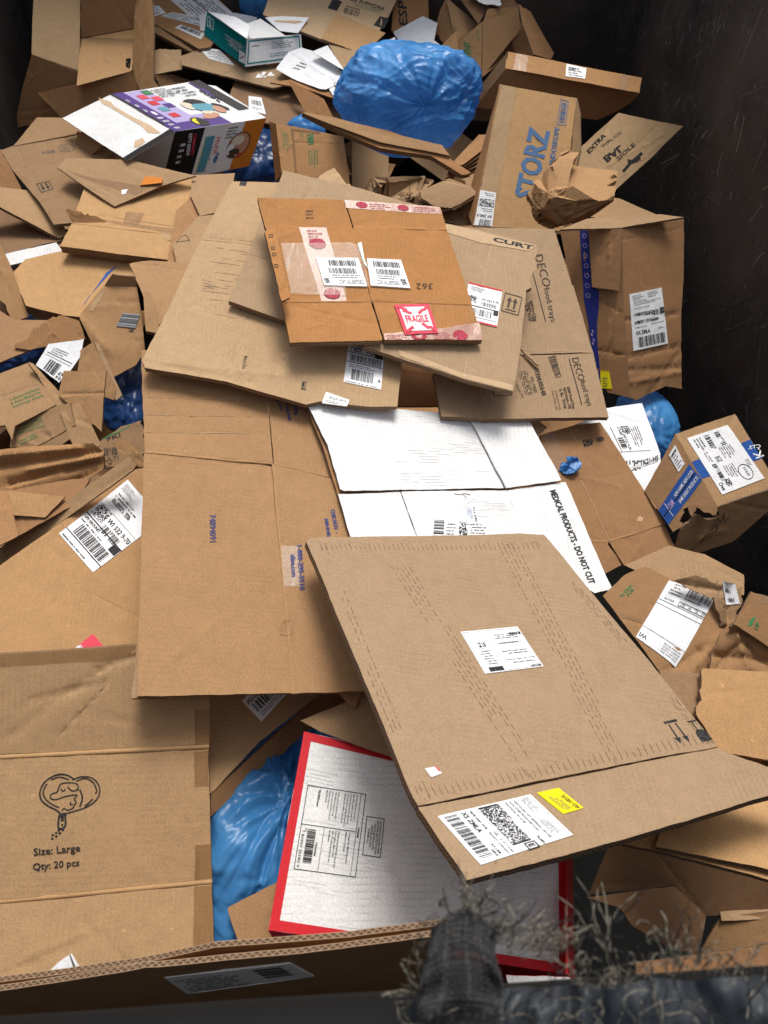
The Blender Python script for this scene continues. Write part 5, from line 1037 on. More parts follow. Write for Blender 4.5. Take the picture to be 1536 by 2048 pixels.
# big taped carton in the centre
S('flattened_carton', 'kraft panel edge sticking out at the left below the big taped carton', 'flattened box', [(262, 1396), (275, 1285), (340, 1285), (330, 1396)], 60, 8, None, 'kraft_pale', .006, 1)
T = S('flattened_carton', 'large flattened kraft carton with blue phone number print in the centre', 'flattened box', [(288, 905), (545, 929), (586, 1386), (274, 1392)], 58, 10, None, 'kraft', .007, 1, also=[[(282, 700), (640, 700), (760, 965), (790, 1380), (288, 1390)]], part='left_panel', fl=1)
s0 = T.s; print('centre c z', round(s0.px((430, 1150)).z, 3))
PR = more(T, 'right_panel', [(546, 929), (668, 958), (760, 965), (790, 1380), (588, 1387)], hg=((546, 929), (587, 1387), 3), mat='kraft', t=.007)
PU = more(T, 'upper_flap', [(282, 700), (548, 705), (535, 800), (545, 925), (289, 903)], hg=((289, 904), (545, 927), 2), mat='kraft', t=.007, cre=[((288, 795), (530, 800), 1.5), ((288, 830), (535, 835), 1), ((288, 865), (540, 868), 1)], fl=1)
PV = more(T, 'upper_flap', [(550, 705), (640, 705), (690, 960), (548, 927), (537, 800)], hg=((548, 927), (690, 960), 2), mat='kraft', t=.007, cre=[((536, 796), (650, 808), 1.2)])
q = patch(T, PR, [(562, 1092), (598, 1093), (602, 1173), (568, 1172)], 'tape_clear')
ptext(T.p, '74894091', (419, 1029), (420, 1084), (432, 1028), 'ink_blue', .01)
for st, a, b_, c in (('1-800-295-5510', (594, 1091), (600, 1181), (604, 1090)), ('uline.com', (581, 1110), (584, 1155), (591, 1108)), ('CHICAGO  -', (661, 1020), (671, 1068), (669, 1018)), ('MINNEAPOLIS', (649, 1038), (660, 1110), (656, 1037))): ptext(PR, st, a, b_, c, 'ink_blue', .035)
for st, a, b_, c in (('products', (554, 800), (561, 822), (560, 799)), ('Store Equipment', (567, 790), (577, 842), (575, 789)), ('shipping Handling', (583, 765), (590, 830), (591, 764))): ptext(PV, st, a, b_, c, 'ink_blue', .02)
fr = Fr(PR, PR.s, [(553, 1272), (586, 1270), (587, 1238), (555, 1238)]); fr.stroke([(.2, .1), (.6, .0), (.95, .05), (.98, .6)], .035, 'kraft_deep'); fr.stroke([(.1, .3), (.3, .8), (.6, 1)], .02, 'kraft_brown')
for i in range(5): fr.stroke([(.15 + i * .1, .2), (.3 + i * .1, .8), (.5 + i * .1, 1)], .015, 'kraft_brown')
fr = Fr(T.p, T.s, [(515, 925), (545, 931), (545, 926), (515, 922)]); fr.rect(0, 0, 1, 1, 'void_dark')
# white medical box
T = S('flattened_carton', 'flattened white medical products carton in the centre', 'flattened box', [(611, 802), (735, 812), (802, 979), (688, 982), (680, 978), (655, 890)], 58, 14, None, 'white_board', .005, 1, also=[[(611, 802), (1058, 840), (1130, 965), (1225, 1178), (1060, 1120), (715, 1120)]], part='left_flap', dent=False, back='kraft_brown', amp=.0012, fl=1)
s0 = T.s
more(T, 'centre_flap', [(736, 812), (939, 832), (1014, 976), (803, 979)], hg=((736, 812), (802, 979), -2), mat='white_board', back='kraft_brown', fl=1)
P = T.parts[-1]; fr = Fr(P, P.s, [(930, 905), (965, 905), (952, 880), (918, 880)]); fr.poly([(0, 0), (1, 0), (1, 1), (0, 1)], 'grey_board') if False else None
dashes(P, [(806, 975), (1005, 972), (935, 840), (748, 822)], 26, 3, 'scuff_grey', .03, .02, .0009, .2)
more(T, 'right_flap', [(940, 832), (1058, 840), (1122, 961), (1015, 976)], hg=((940, 832), (1015, 976), 3), mat='white_board', back='kraft_brown')
sl_ = Surf(s0.o - s0.n * .004, s0.n, amp=.0012)
P = more(T, 'left_panel', [(676, 989), (800, 984), (850, 1120), (715, 1120)], sf=sl_, mat='white_board', back='kraft_brown')
PC = more(T, 'centre_panel', [(802, 984), (1014, 981), (1060, 1120), (852, 1120)], sf=sl_, mat='white_board', back='kraft_brown', fl=1)
PR = more(T, 'right_panel', [(1016, 981), (1131, 964), (1225, 1178), (1190, 1186), (1062, 1120)], hg=((1016, 981), (1062, 1120), 3), sf=sl_, mat='white_board', back='kraft_brown')
more(T, 'liner_edge', [(612, 806), (660, 900), (690, 985), (1120, 960), (1130, 966), (700, 992), (676, 992), (650, 905)], sf=Surf(s0.o - s0.n * .0085, s0.n, amp=.001), mat='kraft_brown', t=.003)
ptext(PR, 'MEDICAL PRODUCTS - DO NOT CUT', (1099, 982), (1179, 1168), (1111, 979), 'ink', .03)
f = sticker(T, PC, [(865, 1080), (980, 1085), (978, 1043), (868, 1040)], 'label_white'); f.bars(0, .1, .18, 1, 12, seed=4, vert=True); f.text('(1PO-98-04)', .22, .2, .26, .9) if False else None; f.lines(.22, .1, .42, .9, 5, seed=5); f.cells(.44, .05, .6, .95, 14, 16, seed=8); f.lines(.64, .1, .98, .9, 6, seed=3)
f = sticker(T, PC, [(929, 1012), (934, 1050), (957, 1048), (950, 1012)], 'label_white', off=.0022); f.text('521-040', .1, .7, .9, .9); f.lines(.1, .1, .9, .6, 5, 'ink_steel', 5)
fr = Fr(PC, PC.s, [(908, 990), (940, 992), (942, 984), (908, 984)]); fr.stroke([(0, .3), (.4, .1), (.6, .5), (1, .2)], .04, 'ink_brown'); fr.stroke([(.5, .4), (.8, -.6)], .03, 'ink_brown')
dashes(PC, [(822, 1065), (1040, 1065), (1012, 990), (806, 990)], 18, 8, 'scuff_grey', .03, .02, .0009, .3)
# deco sheets
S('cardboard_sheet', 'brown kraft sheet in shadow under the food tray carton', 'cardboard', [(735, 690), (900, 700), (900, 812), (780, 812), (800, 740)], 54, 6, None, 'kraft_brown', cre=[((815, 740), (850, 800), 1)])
T = S('flattened_carton', 'flattened food trays carton with brown lettering right of centre', 'flattened box', [(866, 748), (900, 690), (1044, 712), (1184, 707), (1218, 834), (975, 838), (883, 833)], 60, 10, None, 'kraft_tan', .010, 2, also=[[(885, 452), (1109, 457), (1184, 704), (880, 690)]], part='lower_panel', cre=[((945, 740), (978, 836), 1)])
s0 = T.s
P = more(T, 'upper_panel', [(885, 452), (1109, 457), (1132, 530), (1184, 704), (1044, 709), (880, 690)], hg=((880, 690), (1184, 705), 2), mat='kraft_tan', cre=[((1115, 540), (1135, 540), 1)])
more(T, 'side_flap', [(1128, 572), (1146, 571), (1186, 704), (1216, 830), (1206, 838), (1180, 706)], sf=Surf(s0.o - s0.n * .006, s0.n), mat='kraft_tan')
ptext(P, 'DECO', (1069, 509), (1087, 573), (1086, 507), 'ink_brown', 0); ptext(P, 'food trays', (1088, 576), (1103, 644), (1099, 572), 'ink_brown', 0); Fr(P, P.s, [(1066, 548), (1091, 643), (1093, 642), (1068, 547)]).poly([(0, 0), (1, 0), (1, 1), (0, 1)], 'ink_brown')
for i, st in enumerate(('#200 Food Tray', 'Design - CEB', '2 lb Tray')): ptext(P, st, (1060 - i * 5, 601 + i * 4), (1070 - i * 5, 642), (1065 - i * 5, 600 + i * 4), 'ink_brown', .03)
ptext(T.p, 'DECO', (1143, 717), (1157, 762), (1157, 715), 'ink_brown', 0); ptext(T.p, 'food trays', (1160, 763), (1175, 812), (1171, 760), 'ink_brown', 0); Fr(T.p, T.s, [(1137, 718), (1163, 810), (1165, 809), (1139, 717)]).poly([(0, 0), (1, 0), (1, 1), (0, 1)], 'ink_brown')
ptext(T.p, 'ITEM:05648', (1068, 739), (1084, 792), (1077, 737), 'ink_brown', .02); ptext(T.p, 'PK:1000', (1060, 755), (1069, 786), (1066, 754), 'ink_brown', .0)
for i, st in enumerate(('#200 Food Tray', 'DECO Design - CEB', '2 lb. Tray')): ptext(T.p, st, (1134 - i * 8, 774 + i * 2), (1146 - i * 8, 818), (1139 - i * 8, 772 + i * 2), 'ink_brown', .03)
for i, st in enumerate(('Bandejas para Comida', 'Diseno DECO - CR5')): ptext(T.p, st, (1110 - i * 7, 782), (1119 - i * 7, 820), (1114 - i * 7, 781), 'ink_brown', 0)
ptext(T.p, 'Champion Tray', (1030, 770), (1044, 796), (1035, 768), 'ink_brown', 0)
for x, y in ((1047, 751), (1053, 768), (1058, 782)):
    fr = Fr(T.p, T.s, [(x - 9, y + 8), (x + 9, y + 8), (x + 9, y - 8), (x - 9, y - 8)]); [fr.stroke([(.5 + .5 * math.cos(a * .45), .5 + .5 * math.sin(a * .45)), (.5 + .5 * math.cos(a * .45 + .45), .5 + .5 * math.sin(a * .45 + .45))], .05, 'ink_brown') for a in range(14)]
    for a in range(3): fr.stroke([(.5 + .3 * math.cos(a * 2.1 + .3), .5 + .3 * math.sin(a * 2.1 + .3)), (.5 + .3 * math.cos(a * 2.1 + 1.6), .5 + .3 * math.sin(a * 2.1 + 1.6))], .14, 'ink_brown')
fr = Fr(T.p, T.s, [(1097, 715), (1112, 757), (1122, 752), (1110, 712)]); fr.poly([(0, 0), (.0, 1), (.85, .9), (.85, .1)], 'ink_brown') if False else fr.bars(0, .1, .9, .95, 16, 'ink_brown', 3); fr.stroke([(0, 0), (0, 1), (1, 1), (.95, .1), (0, 0)], .03, 'ink_brown')
fr = Fr(T.p, T.s, [(988, 793), (1025, 791), (1018, 775), (984, 777)]); fr.box(0, 0, 1, 1, .03, 'ink_brown', .08)
more(T, 'loose_strip', [(1041, 696), (1046, 698), (1080, 728), (1078, 731), (1070, 727)], sf=Surf(s0.o + s0.n * .01, s0.n), mat='kraft_tan', t=.003)
# tan big sheet
T = S('flattened_carton', 'large scuffed tan carton left of centre with a barcode label', 'flattened box', [(465, 363), (700, 366), (815, 560), (803, 735), (795, 812), (735, 812), (640, 802), (612, 809), (452, 763), (290, 736), (284, 722), (345, 600), (402, 476)], 62, 9, None, 'kraft_pale', .010, 2, cre=[((405, 474), (520, 486), 2), ((404, 480), (520, 492), 1.5), ((370, 616), (590, 662), .8), ((502, 622), (455, 758), 1.2), ((655, 720), (640, 800), .8), ((288, 722), (500, 765), 2, .005)])
print('tan z', round(T.s.px((500, 600)).z, 3))
fr = Fr(T.p, T.s, [(478, 371), (492, 372), (494, 364), (481, 363)]); fr.rect(0, 0, 1, 1)
ptext(T.p, 'Made in China', (489, 712), (484, 739), (496, 712), 'ink_brown', .01); fr = Fr(T.p, T.s, [(602, 779), (612, 780), (613, 764), (605, 763)]); fr.box(0, 0, 1, 1, .1, 'ink', .1); ptext(T.p, 'MD', (604, 766), (603, 777), (610, 767), 'ink')
f = sticker(T, T.p, [(687, 764), (762, 779), (769, 706), (697, 690)]); f.cells(.05, .84, .4, .98, 16, 7, seed=3); f.cells(.5, .84, .85, .95, 16, 5, seed=5); f.rect(.02, .80, .98, .82); f.bars(.08, .58, .95, .76, 34, seed=6); f.rect(.02, .54, .98, .56); f.rect(.75, .78, .98, .9); f.lines(.1, .42, .9, .52, 2, seed=4); f.bars(.18, .1, .78, .38, 26, seed=7); f.poly([(.88, .15), (.93, .26), (.98, .15), (.93, .19)], 'ink'); f.lines(.05, .02, .9, .07, 1, seed=2)
f = sticker(T, T.p, [(644, 806), (694, 812), (699, 800), (652, 784)]); f.text('03 JUL 2019', .2, .5, .9, .75); f.lines(.1, .1, .9, .4, 2, seed=3)
patch(T, T.p, [(560, 706), (575, 706), (585, 716), (575, 722), (562, 714)], 'kraft_light', 'scrape'); Fr(T.p, T.s, [(400, 575), (440, 585), (440, 560), (400, 550)]).lines(.1, .2, .9, .9, 3, 'scuff', 3, .25)
scuffs(T.p, [(390, 600), (500, 612), (520, 500), (430, 485)], 40, 4, 'scuff', (.1, .4), .0014)
# C2 sheets on it
S('cardboard_sheet', 'small pale kraft corner behind the tan sheet near the green printed carton', 'cardboard', [(625, 372), (640, 350), (668, 336), (700, 378), (690, 400)], 60, 4, None, 'kraft_pale')
T = S('flattened_carton', 'pale tan sheet turned at an angle under the orange brown carton', 'flattened box', [(567, 341), (700, 371), (870, 420), (900, 640), (700, 660), (567, 641), (457, 602), (495, 508), (523, 442)], 64, 9, None, 'kraft_tan', .010, 2, cre=[((495, 508), (560, 528), 1), ((690, 372), (760, 500), .8)])
# arrow sheet
T = S('flattened_carton', 'tan carton with two up arrows and red edged shipping label', 'flattened box', [(885, 447), (1000, 468), (1076, 492), (1066, 545), (1052, 590), (1041, 700), (1026, 783), (925, 757), (728, 692), (760, 560)], 62, 9, None, 'kraft_tan', .010, 2, torn=[2, 3], cre=[((980, 490), (925, 752), .8), ((860, 600), (1045, 640), .5)])
patch(T, T.p, [(886, 449), (960, 462), (1074, 492), (1058, 502), (960, 486), (893, 466)], 'kraft_light', 'torn_strip'); patch(T, T.p, [(797, 700), (860, 722), (920, 745), (1025, 770), (1026, 782), (925, 756), (800, 712)], 'kraft_light', 'torn_strip')
fr = Fr(T.p, T.s, [(942, 474), (968, 474), (966, 464), (945, 462)]); fr.poly([(0, .5), (.4, 1), (1, .6), (.5, 0)], 'ink'); ptext(T.p, 'CURT', (985, 482), (1066, 500), (987, 474), 'ink', .04)
f = sticker(T, T.p, [(925, 640), (993, 656), (1005, 581), (937, 565)]); f.rect(0, 0, 1, .04, 'red_print'); f.rect(0, .96, 1, 1, 'red_print'); f.lines(.1, .8, .6, .93, 4, 'ink', 4); f.cells(.05, .5, .3, .68, 14, 12, seed=4); f.bars(.45, .46, .9, .56, 14, seed=4); f.text('WI 532 9-70', .45, .6, .95, .66); f.rect(.05, .4, .98, .42); f.rect(.84, .28, .98, .4); f.bars(.25, .18, .8, .35, 22, seed=9); f.rect(.2, .12, .98, .13)
fr = Fr(T.p, T.s, [(1002, 622), (1037, 632), (1045, 594), (1010, 584)]); fr.box(0, 0, 1, 1, .05, 'ink_brown'); fr.rect(.2, .14, .8, .2, 'ink_brown')
for a in (.34, .66): fr.rect(a - .06, .28, a + .06, .65, 'ink_brown'); fr.poly([(a - .15, .62), (a, .85), (a + .15, .62)], 'ink_brown')
# orange carton
T = S('flattened_carton', 'orange brown flattened carton with fragile sticker and courier labels in the upper centre', 'flattened box', [(531, 455), (706, 457), (742, 601), (563, 603)], 68, 9, None, 'kraft_orange', .012, 2, also=[[(515, 396), (880, 414), (965, 680), (580, 686)]], part='centre_panel')
s0 = T.s
PA = more(T, 'upper_flap', [(515, 396), (686, 399), (705, 456), (530, 454)], hg=((531, 455), (706, 457), 3), mat='kraft_orange', t=.012, layers=2)
PB = more(T, 'upper_flap', [(690, 400), (880, 415), (893, 459), (708, 456)], hg=((707, 457), (893, 460), 2), mat='kraft_orange', t=.012, layers=2)
PC = more(T, 'right_panel', [(707, 457), (893, 460), (943, 608), (743, 601)], sf=s0, mat='kraft_orange', t=.012, layers=2, cre=[((712, 470), (748, 600), .5)])
PD = more(T, 'lower_flap', [(563, 605), (741, 603), (765, 679), (580, 685)], hg=((563, 604), (742, 602), -3), mat='kraft_orange', t=.012, layers=2)
PE = more(T, 'lower_flap', [(746, 604), (943, 610), (965, 680), (769, 679)], hg=((743, 602), (943, 609), -2), mat='kraft_orange', t=.012, layers=2, cre=[((935, 612), (958, 678), 1)])
P = more(T, 'stapled_strip', [(530, 462), (550, 452), (581, 592), (563, 602)], sf=Surf(s0.o + s0.n * .008, nrm(60, 22)), mat='kraft_orange', t=.006)
for y in (468, 492, 505, 528): Fr(P, P.s, [(538 + (y - 468) * .18, y + 6), (546 + (y - 468) * .18, y + 6), (546 + (y - 468) * .18, y), (538 + (y - 468) * .18, y)]).box(0, 0, 1, 1, .15, 'ink_brown', .2)
q = patch(T, T.p, [(598, 456), (652, 456), (694, 602), (643, 603)], 'tape_pink', off=.0006)
fr = Fr(q, s0, [(643, 603), (694, 602), (652, 456), (598, 456)], .002); 
for yy in (.1, .77): fr.disc(.5, yy, .32, .07, 'ink_red')
for k in range(4): fr.lines(.25, .82 + k * .04, .8, .86 + k * .04, 1, 'ink_red', k)
q = patch(T, T.p, [(562, 489), (700, 487), (720, 495), (728, 522), (738, 574), (690, 572), (692, 592), (615, 590), (582, 588)], 'tape_clear', off=.0026)
q = patch(T, PC, [(715, 490), (722, 487), (728, 520), (736, 540), (728, 530)], 'tape_teal', off=.003)
f = sticker(T, T.p, [(716, 519), (632, 517), (648, 572), (734, 575)], off=.0034); f.text('OPPENHEIMER SD.', .5, .86, .95, .9, bold=.02) if False else None
f.bars(.1, .1, .75, .3, 30, seed=3); f.bars(.15, .38, .8, .58, 30, seed=4); f.lines(.1, .62, .9, .78, 2, seed=5); f.lines(.05, .8, .7, .95, 3, 'ink', 6); f.cells(.85, .75, .96, .95, 8, 8, seed=7)
f = sticker(T, PC, [(801, 523), (733, 520), (741, 573), (820, 579)], off=.0034); f.bars(.1, .1, .85, .3, 30, seed=3); f.bars(.15, .38, .8, .58, 30, seed=4); f.lines(.3, .62, .9, .78, 2, seed=5); f.lines(.25, .8, .9, .95, 3, 'ink', 6); f.cells(.06, .7, .2, .92, 8, 8, seed=7)
q = patch(T, PB, [(689, 400), (879, 415), (884, 429), (692, 416)], 'tape_pink'); fr = Fr(q, PB.s, [(692, 416), (884, 429), (879, 415), (689, 400)], .0014); fr.disc(.17, .5, .06, .4, 'ink_red'); fr.disc(.6, .5, .06, .4, 'ink_red'); fr.lines(.25, .1, .5, .9, 3, 'ink_red', 4); fr.lines(.7, .1, .98, .9, 3, 'ink_red', 5)
q = patch(T, PE, [(768, 667), (880, 658), (958, 645), (965, 680), (770, 679)], 'tape_pink'); fr = Fr(q, PE.s, [(770, 679), (965, 680), (958, 655), (768, 667)], .0014); fr.disc(.35, .35, .08, .4, 'ink_red'); fr.disc(.78, .4, .08, .45, 'ink_red'); fr.lines(.02, .0, .25, .8, 4, 'ink_red', 6); fr.lines(.5, .0, .7, .8, 4, 'ink_red', 7)
f = sticker(T, PE, [(810, 671), (876, 668), (857, 610), (788, 611)], 'pinkred', off=.003)
f.grid(.1, .1, .9, .9, 'white_print', 5, 5, .0002); f2 = Fr(f.p, f.sf, [(810, 671), (876, 668), (857, 610), (788, 611)], .0042)
f2.text('FRAGILE', .17, .38, .83, .62, 'pinkred', .03)
for (a, b_, c, d_) in ((.08, .92, .38, .68), (.92, .92, .62, .68), (.08, .08, .38, .32), (.92, .08, .62, .32)): f2.stroke([(a, b_), ((a + c) / 2 + .05, (b_ + d_) / 2), ((a + c) / 2 - .03, (b_ + d_) / 2 - .02), (c, d_)], .09, 'pinkred')
ptext(PC, '362', (865, 568), (832, 568), (865, 580), 'ink_brown', -.005); Fr(PA, PA.s, [(610, 440), (630, 440), (630, 415), (610, 415)]).lines(.1, .1, .9, .9, 3, 'ink_brown', 6)
# ============================================================ lower right
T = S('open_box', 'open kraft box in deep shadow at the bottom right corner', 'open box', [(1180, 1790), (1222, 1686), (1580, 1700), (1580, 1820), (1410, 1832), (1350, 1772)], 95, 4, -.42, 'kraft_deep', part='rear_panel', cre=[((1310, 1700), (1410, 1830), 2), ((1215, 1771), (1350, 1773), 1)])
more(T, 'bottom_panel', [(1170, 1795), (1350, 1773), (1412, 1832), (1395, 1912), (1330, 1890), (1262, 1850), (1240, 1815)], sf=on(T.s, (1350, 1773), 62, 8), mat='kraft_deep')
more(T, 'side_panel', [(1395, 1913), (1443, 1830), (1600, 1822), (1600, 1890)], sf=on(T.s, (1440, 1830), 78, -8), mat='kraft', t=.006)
more(T, 'flap', [(1440, 1823), (1600, 1815), (1600, 1836), (1443, 1842)], sf=on(T.s, (1440, 1823), 45, 0), mat='kraft_pale')
S('cardboard_sheet', 'narrow kraft strip along the front rail at the bottom right', 'cardboard', [(1270, 1925), (1400, 1910), (1640, 1872), (1640, 1930), (1270, 1958)], 70, 4, .0, 'kraft_brown', .006, 1)
S('cardboard_sheet', 'kraft sheet half covered between the labelled carton and the big tan sheet', 'cardboard', [(1318, 1340), (1404, 1348), (1420, 1440), (1380, 1460), (1330, 1380)], 58, 6, None, 'kraft_dull')
T = S('flattened_carton', 'double layer kraft carton with open flutes under the big tan sheet at the bottom right', 'flattened box', [(1222, 1681), (1242, 1600), (1440, 1520), (1640, 1500), (1640, 1780), (1536, 1757), (1302, 1698)], 36, 8, None, 'kraft_gold', .007, 1)
s0 = T.s
more(T, 'upper_layer', [(1311, 1692), (1326, 1650), (1440, 1560), (1640, 1530), (1640, 1765), (1536, 1738)], sf=Surf(s0.o + s0.n * .012, s0.n), mat='kraft_gold', t=.007)
T = S('flattened_carton', 'plain kraft sheet at the right edge beside the big tan sheet', 'flattened box', [(1405, 1337), (1536, 1343), (1640, 1345), (1640, 1560), (1536, 1520), (1440, 1503), (1393, 1430), (1402, 1390)], 58, 8, None, 'kraft', .006, 1, torn=[6, 7])
# the big sheet
T = S('flattened_carton', 'big scuffed tan sheet with two white labels in the lower centre', 'flattened box', [(612, 1082), (622, 1074), (1040, 1066), (1088, 1069), (1100, 1082), (1434, 1494), (1240, 1530), (836, 1612), (826, 1596)], 38, 13, .05, 'kraft_tan', .012, 2, also=[[(836, 1614), (1434, 1496), (1640, 1572), (1536, 1592), (935, 1758)]], part='main_panel', dent=False, fl=1, cre=[((850, 1075), (1110, 1560), .6), ((640, 1085), (845, 1590), 1.2, .006), ((1076, 1075), (1420, 1490), 1, .006), ((630, 1088), (1090, 1080), 1, .005)])
s0 = T.s; print('big z', round(s0.px((850, 1300)).z, 3), round(s0.px((836, 1610)).z, 3))
PF = more(T, 'flap', [(836, 1614), (1240, 1532), (1434, 1496), (1450, 1504), (1640, 1572), (1640, 1572), (1536, 1592), (1190, 1692), (935, 1758), (880, 1680)], sf=hinge_up(s0, (836, 1613), (1434, 1496), 5), mat='kraft_tan', t=.012, layers=2, cre=[((1200, 1690), (1640, 1570), 0.1)])
more(T, 'inner_layer', [(826, 1596), (840, 1612), (938, 1762), (930, 1760), (870, 1690)], sf=Surf(s0.o - s0.n * .006, s0.n), mat='kraft_tan', t=.006) if False else None
for (a, b_, n_, sd) in ((((800, 1130), (1075, 1560)), 22, 90, 3), (((1010, 1080), (1240, 1530)), 22, 90, 5), (((640, 1090), (850, 1600)), 14, 60, 7), (((1070, 1078), (1420, 1490)), 10, 70, 9)):
    (x0, y0), (x1, y1) = a; w_ = b_
    dashes(T.p, [(x0 - w_, y0), (x1 - w_, y1), (x1 + w_, y1), (x0 + w_, y0)], 5 if w_ > 15 else 3, sd, keep=.75)
for i in range(46):
    x = 860 + i * 12.4; y = 1600 - (x - 836) * .196; Fr(T.p, s0, [(x, y), (x + 1.2, y), (x - 12, y - 24), (x - 13.2, y - 24)], .0004).poly([(0, 0), (1, 0), (1, random.uniform(.4, 1)), (0, random.uniform(.4, 1))], 'scuff')
    x = 640 + i * 9.6; Fr(T.p, s0, [(x + 6, 1098), (x + 7, 1098), (x, 1082), (x - 1, 1082)], .0004).poly([(0, 0), (1, 0), (1, random.uniform(.4, 1)), (0, random.uniform(.4, 1))], 'scuff')
f = sticker(T, T.p, [(1034, 1254), (921, 1264), (970, 1348), (1086, 1334)])
f.text('MEDLINE', .03, .93, .2, .985); f.text('Premier 2-ply Facial', .08, .82, .45, .86); f.text('Box of 100 sheets', .05, .75, .55, .78); f.lines(.1, .55, .6, .66, 2, seed=4); f.lines(.1, .35, .6, .42, 1, seed=5); f.lines(.1, .15, .55, .28, 3, 'ink', 6); f.text('MILWAUKEE', .02, .13, .22, .2, bold=.03); f.cells(.72, .3, .85, .45, 8, 8, seed=3); f.rect(.66, .88, .9, .97); f.box(.02, .03, .98, .98, .004, 'ink_soft', .006); f.rect(.66, .2, .664, .95, 'ink_soft'); f.lines(.7, .5, .95, .85, 6, seed=8)
fr = Fr(T.p, s0, [(1352, 1490), (1386, 1484), (1350, 1440), (1325, 1446)]); fr.rect(.0, .9, 1, 1.0)
for a in (.25, .75): fr.rect(a - .045, .2, a + .045, .85); fr.poly([(a - .18, .26), (a, .0), (a + .18, .26)], 'ink')
fr = Fr(T.p, s0, [(1400, 1485), (1424, 1480), (1394, 1438), (1367, 1443)]); fr.rect(.15, .9, .8, .96); fr.rect(.42, .5, .5, .92); fr.poly([(.1, .0), (1, .0), (.95, .35), (.8, .5), (.45, .56), (.2, .45), (.1, .3)], 'ink')
f = sticker(T, T.p, [(862, 1556), (883, 1548), (871, 1535), (849, 1539)], 'label_white'); f.rect(.88, .3, 1, 1, 'pinkred')
f = sticker(T, PF, [(875, 1633), (962, 1729), (1147, 1668), (1062, 1587)], n=12)
f.lines(.02, .97, .9, .985, 1, seed=2); f.lines(.03, .86, .5, .955, 4, seed=1); f.lines(.55, .84, .97, .92, 4, seed=5); f.rect(.0, .825, .97, .828, 'ink_soft')
for i, st in enumerate(('WISCONSIN VET REFERRAL CENTER', 'W236 N1080 PEWAUKEE ROAD', 'WAUKESHA WI 53188')): f.text(st, .04, .775 - i * .047, (.93, .74, .53)[i], .80 - i * .047, bold=.01)
f.lines(.04, .60, .55, .64, 1, seed=3); f.rect(.02, .59, .0201, .591); f.cells(.03, .40, .86, .60, 60, 24, seed=7); f.rect(.03, .40, .06, .60); f.rect(.83, .40, .86, .60)
f.text('FedEx', .82, .67, 1.0, .70, bold=.02); f.box(.88, .50, 1.02, .62, .02, 'ink', .015); f.text('E', .92, .53, .98, .59, bold=.04); f.rect(0, .375, .9, .378)
f.text('XS ZMLA', .04, .215, .48, .265, bold=.03); f.text('4878 4287 7478', .05, .30, .45, .325, bold=.02); f.text('WED - 22 OCT 10:30A', .52, .34, .98, .362, bold=.01); f.text('PRIORITY OVERNIGHT', .52, .295, .98, .317, bold=.01); f.text('53188', .72, .225, .93, .25, bold=.02); f.text('MKE', .82, .185, .95, .21, bold=.02); f.bars(.05, .04, .93, .17, 36, seed=5)
f = sticker(T, PF, [(1168, 1614), (1118, 1574), (1075, 1584), (1128, 1626)], 'yellow_sticker'); f.text('665-1001FL', .04, .12, .7, .34); f.lines(.1, .45, .9, .85, 5, seed=5)
# front cardboard wall
T = S('flattened_carton', 'long cardboard wall with open fluted edges standing against the front rail', 'flattened box', [(-80, 1992), (130, 1962), (290, 1938), (600, 1908), (905, 1868), (915, 2010), (500, 2040), (-80, 2080)], 134, 3, .2, 'kraft_brown', .0056, 1, part='outer_layer', reg=True, amp=.001, cap=.4)
s0 = T.s; print('front z', round(s0.px((400, 1930)).z, 3))
more(T, 'inner_layer', [(-80, 1974), (130, 1948), (285, 1926), (430, 1896), (700, 1876), (900, 1850), (905, 1935), (-80, 2010)], sf=Surf(s0.o - s0.n * .012, s0.n, amp=.001), mat='kraft_brown', t=.0056)
f = sticker(T, T.p, [(375, 1985), (628, 1950), (580, 1925), (330, 1955)], 'white_paper'); f.bars(.68, .3, .9, .9, 8, seed=3, vert=True); f.lines(.05, .1, .6, .9, 6, seed=3)
S('carton', 'white and red carton corner below the white box at the front rail', 'carton', [(1012, 1950), (1140, 1955), (1152, 1978), (1020, 1985)], 70, 5, .05, 'white_board', .003, edge='red_print')
# ============================================================ frayed black netting hanging on the front rail
plain('net_black', (.022, .022, .023), .75); plain('net_grey', (.06, .058, .055), .8); plain('net_fray', (.20, .18, .14), .8); plain('tarp_grey', (.055, .062, .07), .45)
T = Thing('netting', 'torn black netting with frayed threads over the front rail at the bottom right', 'netting')
def tube(P, pts, rad, mat, n=4):
    b = len(P.v); k = len(pts)
    for i, q in enumerate(pts):
        d = (pts[min(k - 1, i + 1)] - pts[max(0, i - 1)])
        d = d.normalized() if d.length > 1e-7 else Vector((0, 0, 1))
        u = d.orthogonal().normalized(); v = d.cross(u); r_ = rad * (1 if 0 < i < k - 1 else .5)
        for j in range(n): a = 2 * math.pi * j / n; P.v.append(q + (u * math.cos(a) + v * math.sin(a)) * r_)
    for i in range(k - 1):
        for j in range(n): P.face([b + i * n + j, b + i * n + (j + 1) % n, b + (i + 1) * n + (j + 1) % n, b + (i + 1) * n + j], mat, [(0, 0)] * 4, True)
rr = random.Random(3)
